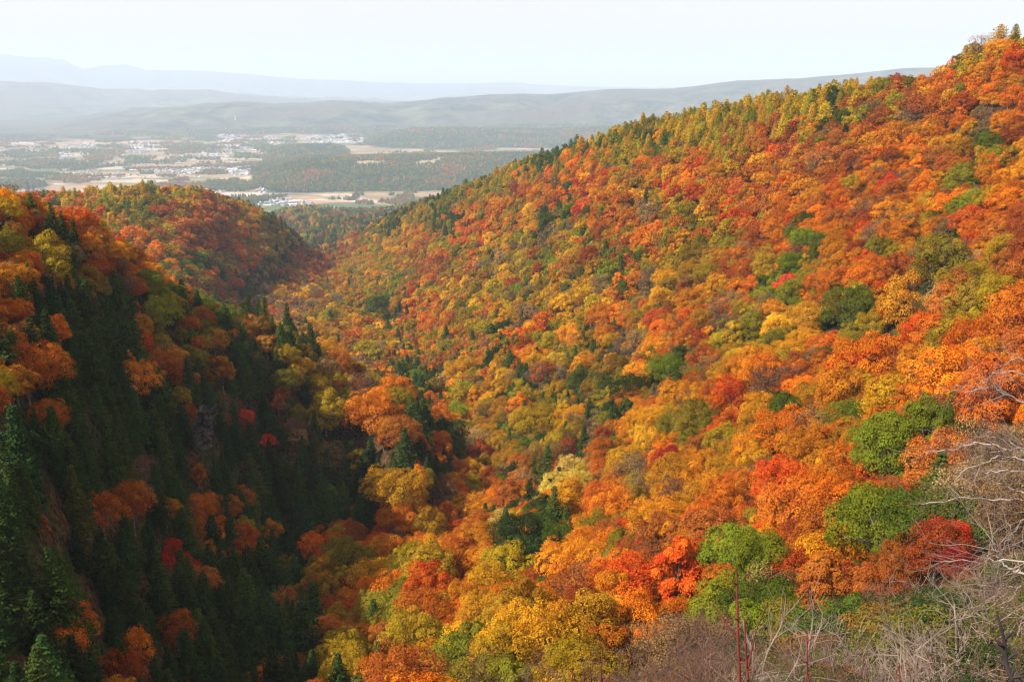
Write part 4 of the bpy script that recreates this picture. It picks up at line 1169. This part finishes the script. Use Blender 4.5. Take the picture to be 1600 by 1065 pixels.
for k in range(4):
    SH.append(("pale", twig_shrub(700 + k, 9, 6, 1.15, .013, .7).mesh("twigs", [M_TWIG_PALE])))
for k in range(5):
    SH.append(("brown", twig_shrub(720 + k, 13, 7, 1.0, .009, .65).mesh("twigs", [M_TWIG_BROWN])))
LB = []
for k in range(5):
    c, t = leafy_bush(740 + k, 7000, .034)
    LB.append((c.mesh("leaves", [M_LEAF]), t.mesh("stems", [M_TWIG_BROWN])))
BW = [("leaf green", (.065, .11, .014)), ("olive", (.13, .12, .018)), ("rust", (.26, .09, .022)), ("brown", (.17, .085, .038)), ("dark green", (.03, .055, .014)), ("yellow-ochre", (.32, .20, .03)), ("brick red", (.24, .035, .015))]
cand = []
for d0, d1, s in [(13.5, 24, 1.6), (24, 45, 2.6), (45, 100, 3.4)]:
    X, Y = hexgrid(-d1, d1, 0, d1, s)
    D = np.hypot(X, Y); Z = terrain_z(X, Y)
    px, py, _ = project(np.stack([X, Y, Z + 1.0], -1))
    k = (D >= d0) & (D < d1) & (px > 790) & (px < 2350) & (py > 560) & (py < 1330) & (Y > 2)
    k &= ~((px < 1120) & (D > 60))
    for i in np.nonzero(k)[0]: cand.append((X[i], Y[i], Z[i], D[i], px[i], py[i], s))
nsh = 0; seen = {}
cand.sort(key=lambda c: c[4])
for (x, y, z, D, px, py, s) in cand:
    u = rng.random()
    if px < 1160: typ = "brown" if u < .55 else ("leafy" if u < .93 else "pale")
    elif D < 30: typ = "pale" if u < (.30 if px < 1480 else .08) else ("brown" if u < .50 else "leafy")
    else: typ = "leafy" if u < .78 else ("brown" if u < .95 else "pale")
    hgt = {"brown": 2.3, "pale": 2.6, "leafy": 1.9}[typ] * rng.uniform(.7, 1.3) * (1.0 if D < 26 else (1.25 if D < 45 else 1.9))
    if D < 24: hgt *= .75
    lim = float(np.interp(px, [790, 850, 1000, 1130, 1240, 1290, 1440, 1500, 1600], [1040, 1000, 985, 985, 975, 905, 872, 850, 780]))
    zt = z + hgt * .95
    tt = math.tan(math.atan((532.5 - lim) / F) - PITCH) * D / math.cos(math.atan2(x, y)) * math.cos(math.atan2(x, y))
    if zt > tt:
        hgt = (tt - z) / .95
        if hgt < .5: continue
    o = bpy.data.objects.new("shrub", None); COL.objects.link(o); o.location = (x, y, z); o.rotation_euler = (rng.normal(0, .08), rng.normal(0, .08), float(rng.uniform(0, 6.28)))
    o.scale = (hgt * rng.uniform(.95, 1.3),) * 2 + (hgt,)
    where = "at the thicket's low end" if px < 1000 else "in the thicket" if px < 1130 else "round the stalks" if px < 1270 else "under the lime tree" if px < 1440 else "below the bare branches" if px < 1560 else "by the crooked stem"
    far = "upslope " if D > 60 else ("" if D > 24 else "close ")
    if typ == "leafy":
        w = (0, 1, 2, 3, 4, 5, 6)[int(rng.choice(7, p=(.24, .22, .14, .16, .16, .05, .03)))]
        if px < 1160: w = int(rng.choice([1, 3, 3, 5, 2, 3]))
        c, t = LB[int(rng.integers(5))]; nm, col = BW[w]
        cr = link("foliage", c, o); cr["tint"] = [float(v * rng.uniform(.85, 1.15)) for v in col]
        link("stems", t, o); key = f"{far}{nm} leafy shrub {where}"; o["category"] = "shrub"
    else:
        vs = [m for n, m in SH if n == typ]; link("twigs", vs[int(rng.integers(len(vs)))], o)
        key = f"{far}{'pale grey' if typ == 'pale' else 'fine brown'} twiggy shrub {where}"; o["category"] = "shrub"
    n = seen.get(key, 0); seen[key] = n + 1
    o["label"] = (ORD[min(n, len(ORD) - 1)] + key + (" from the left" if n else "")); o["group"] = "shrubs of the open brush"
    nsh += 1
print("shrubs", nsh)

# ------------------------------------------------------------------ stalks and bare branches close by
def pix_poly(pts, D):
    n = len(pts)
    Ds = np.linspace(D[0], D[1], n) if isinstance(D, tuple) else [D] * n
    return np.array([list(at(px, py, d)) for (px, py), d in zip(pts, Ds)])
def smooth(P, k=4):
    P = np.asarray(P); out = []
    for i in range(len(P) - 1):
        p0 = P[max(i - 1, 0)]; p1 = P[i]; p2 = P[i + 1]; p3 = P[min(i + 2, len(P) - 1)]
        for t in np.arange(k) / k:
            out.append(.5 * ((2 * p1) + (-p0 + p2) * t + (2 * p0 - 5 * p1 + 4 * p2 - p3) * t * t + (-p0 + 3 * p1 - 3 * p2 + p3) * t ** 3))
    out.append(P[-1]); return np.array(out)
def stalk(label, pts, D, rad, mat, sides=(), buds=8, cat="stalk"):
    r = np.random.default_rng(int(pts[0][0]))
    P = pix_poly(pts, D); g = P[0].copy(); g[2] = ground_at(g[0], g[1]) - .05
    P = smooth(np.vstack([g, P]))
    o = bpy.data.objects.new("stalk", None); COL.objects.link(o); o.location = g
    m = MB(); V, Q = tube(P - g, np.linspace(rad * 1.2, rad * .45, len(P)), 7); m.add(V, Q)
    link("stem", m.mesh("stem", [mat], True), o)
    for sp in sides:
        S = smooth(pix_poly(sp, D)) - g
        m = MB(); V, Q = tube(S, np.linspace(rad * .6, rad * .25, len(S)), 6); m.add(V, Q); link("side_branch", m.mesh("side_branch", [mat], True), o)
    m = MB()
    for k in range(buds):
        f = r.uniform(.4, .98) * (len(P) - 1); i0 = int(f); c = P[i0] - g
        d = rand_dirs(r, 1)[0] * [1, 1, .4] + [0, 0, .7]; d /= np.linalg.norm(d)
        V, Q = tube([c, c + d * rad * 3.0, c + d * rad * 4.5], [rad * .5, rad * .55, rad * .1], 5); m.add(V, Q)
    link("bud", m.mesh("bud", [mat]), o, kind='stuff')
    o["label"] = label; o["category"] = cat; o["group"] = "dead stalks at the lower edge"
stalk("tallest straight red-brown stalk before the lime-green tree", [(1155,1090),(1153,1000),(1152,940),(1151,892)], 6.0, .011, M_STALK, [[(1153,945),(1146,930),(1138,914)],[(1153,998),(1136,975),(1114,943)]])
stalk("red-brown stalk right beside the tallest one", [(1168,1090),(1166,1030),(1163,965)], 5.6, .010, M_STALK, [[(1170,1040),(1180,990),(1196,948)]])
stalk("straight thin red stalk between two shrubs of pale twigs", [(1262,1090),(1261,1050),(1261,990)], 6.2, .009, M_STALK)
stalk("short red stalk at the far end of the pale twigs", [(1407,1100),(1406,1070),(1405,1035)], 6.5, .008, M_STALK)
stalk("tallest of the small red stalks before the brown thicket", [(938,1095),(939,1060),(941,1012)], 7.0, .010, M_STALK, [[(939,1075),(948,1060),(958,1048)]])
stalk("short red stalk leftmost before the brown thicket", [(893,1095),(894,1070),(895,1040)], 7.0, .009, M_STALK)
stalk("short red stalk second from the left before the thicket", [(911,1095),(912,1070),(912,1044)], 7.2, .009, M_STALK)
stalk("thin red stalk leaning toward its tallest neighbour before the thicket", [(930,1095),(925,1068),(921,1041)], 7.1, .009, M_STALK)
stalk("pale orange leaning stalk between thicket and tall stalks", [(1121,1095),(1112,1060),(1105,1032)], 5.2, .009, M_TWIG_BROWN)
stalk("dark crooked stem at the lower right edge", [(1592,1095),(1583,1064),(1573,1040),(1569,1000),(1558,960)], 5.6, .016, M_DARKSTEM, [[(1573,1040),(1562,1032),(1552,1024)],[(1583,1062),(1598,1050),(1612,1046)]], buds=10)

def bare_tree(label, trunk, D0, limbs, seed):
    r = np.random.default_rng(seed)
    P = pix_poly(trunk, D0); g = P[0].copy(); g[2] = ground_at(g[0], g[1]) - .2
    P = smooth(np.vstack([g, P]))
    o = bpy.data.objects.new("bare_tree", None); COL.objects.link(o); o.location = g
    top = P[-1]; lead = [top]
    for k in range(4): lead.append(lead[-1] + np.array([r.normal(.12, .10), r.normal(0, .12), .30]))
    P = np.vstack([P, lead[1:]])
    m = MB(); V, Q = tube(P - g, np.linspace(.085, .008, len(P)), 9); m.add(V, Q)
    for k in range(16):
        c = P[int(r.integers(len(P) // 2, len(P)))] - g
        grow(m, r, c, np.array([.5 + abs(r.normal(.4, .4)), r.normal(0, .5), .25]), r.uniform(.5, 1.1), .018, 2, 4, .7, 5, .1)
    link("trunk", m.mesh("trunk", [M_BIRCH], True), o)
    for pts, Dl, rad in limbs:
        S = pix_poly(pts, Dl)
        # joins the trunk at its nearest point
        tj = P[int(np.argmin(np.linalg.norm(P - (S[0] + np.array([.6, 0, -.3])), axis=1)))]
        S = smooth(np.vstack([tj, S]), 5) - g
        S[1:-1] += r.normal(0, .012, S[1:-1].shape)
        m = MB(); V, Q = tube(S, np.linspace(rad * .75, rad * .18, len(S)), 6); m.add(V, Q)
        br = link("branch", m.mesh("branch", [M_BIRCH], True), o)
        tw = MB(); L = np.linalg.norm(S[-1] - S[0])
        for k in range(15):
            f = r.uniform(.22, 1.0) * (len(S) - 1); i0 = min(int(f), len(S) - 2); c = S[i0] + (S[i0 + 1] - S[i0]) * (f - i0)
            d = (S[i0 + 1] - S[i0]); d /= np.linalg.norm(d); d = d + rand_dirs(r, 1)[0] * .75
            grow(tw, r, c, d, r.uniform(.2, .75), rad * .22, 2, 3, .7, 4, .04)
        link("twigs", tw.mesh("twigs", [M_TWIG_PALE if r.random() < .6 else M_TWIG_BROWN]), br)
    o["label"] = label; o["category"] = "bare tree"
bare_tree("bare tree reaching pale branches in front of the huge vermilion tree", [(1800,1000),(1790,850),(1770,700),(1740,560)], 12.5,
  [([(1640,722),(1598,704),(1545,673)], 12.5, .026), ([(1640,735),(1598,718),(1567,712),(1540,722),(1504,737),(1491,753)], 12.2, .022),
   ([(1650,715),(1598,707),(1555,697),(1524,692),(1486,702),(1443,707)], 13.0, .022), ([(1640,740),(1598,735),(1555,735),(1537,742)], 12.0, .015),
   ([(1660,790),(1598,779),(1565,783),(1509,777),(1469,784),(1428,788)], 12.4, .024), ([(1640,790),(1598,770),(1575,760),(1547,751)], 12.8, .018),
   ([(1650,650),(1598,626),(1570,613),(1542,606),(1507,614)], 13.4, .018), ([(1650,620),(1598,585),(1560,580),(1535,600)], 13.6, .014), ([(1640,600),(1600,560),(1570,572),(1556,590)], 13.8, .012)], 31)
bare_tree("bare tree with pale forked branches near the dark crooked stem", [(1780,1090),(1750,1020),(1700,950),(1680,900)], 10.0,
  [([(1640,905),(1598,894),(1580,889),(1562,876),(1555,861),(1551,841)], 9.8, .024), ([(1640,790),(1598,815),(1573,846),(1560,868)], 9.9, .012), ([(1620,885),(1557,877),(1517,876),(1469,877)], 9.7, .014),
   ([(1640,905),(1598,915),(1580,932),(1557,947)], 9.6, .012), ([(1640,918),(1590,917),(1527,914)], 10.2, .012), ([(1640,970),(1598,962),(1580,957),(1562,947)], 9.4, .012)], 37)
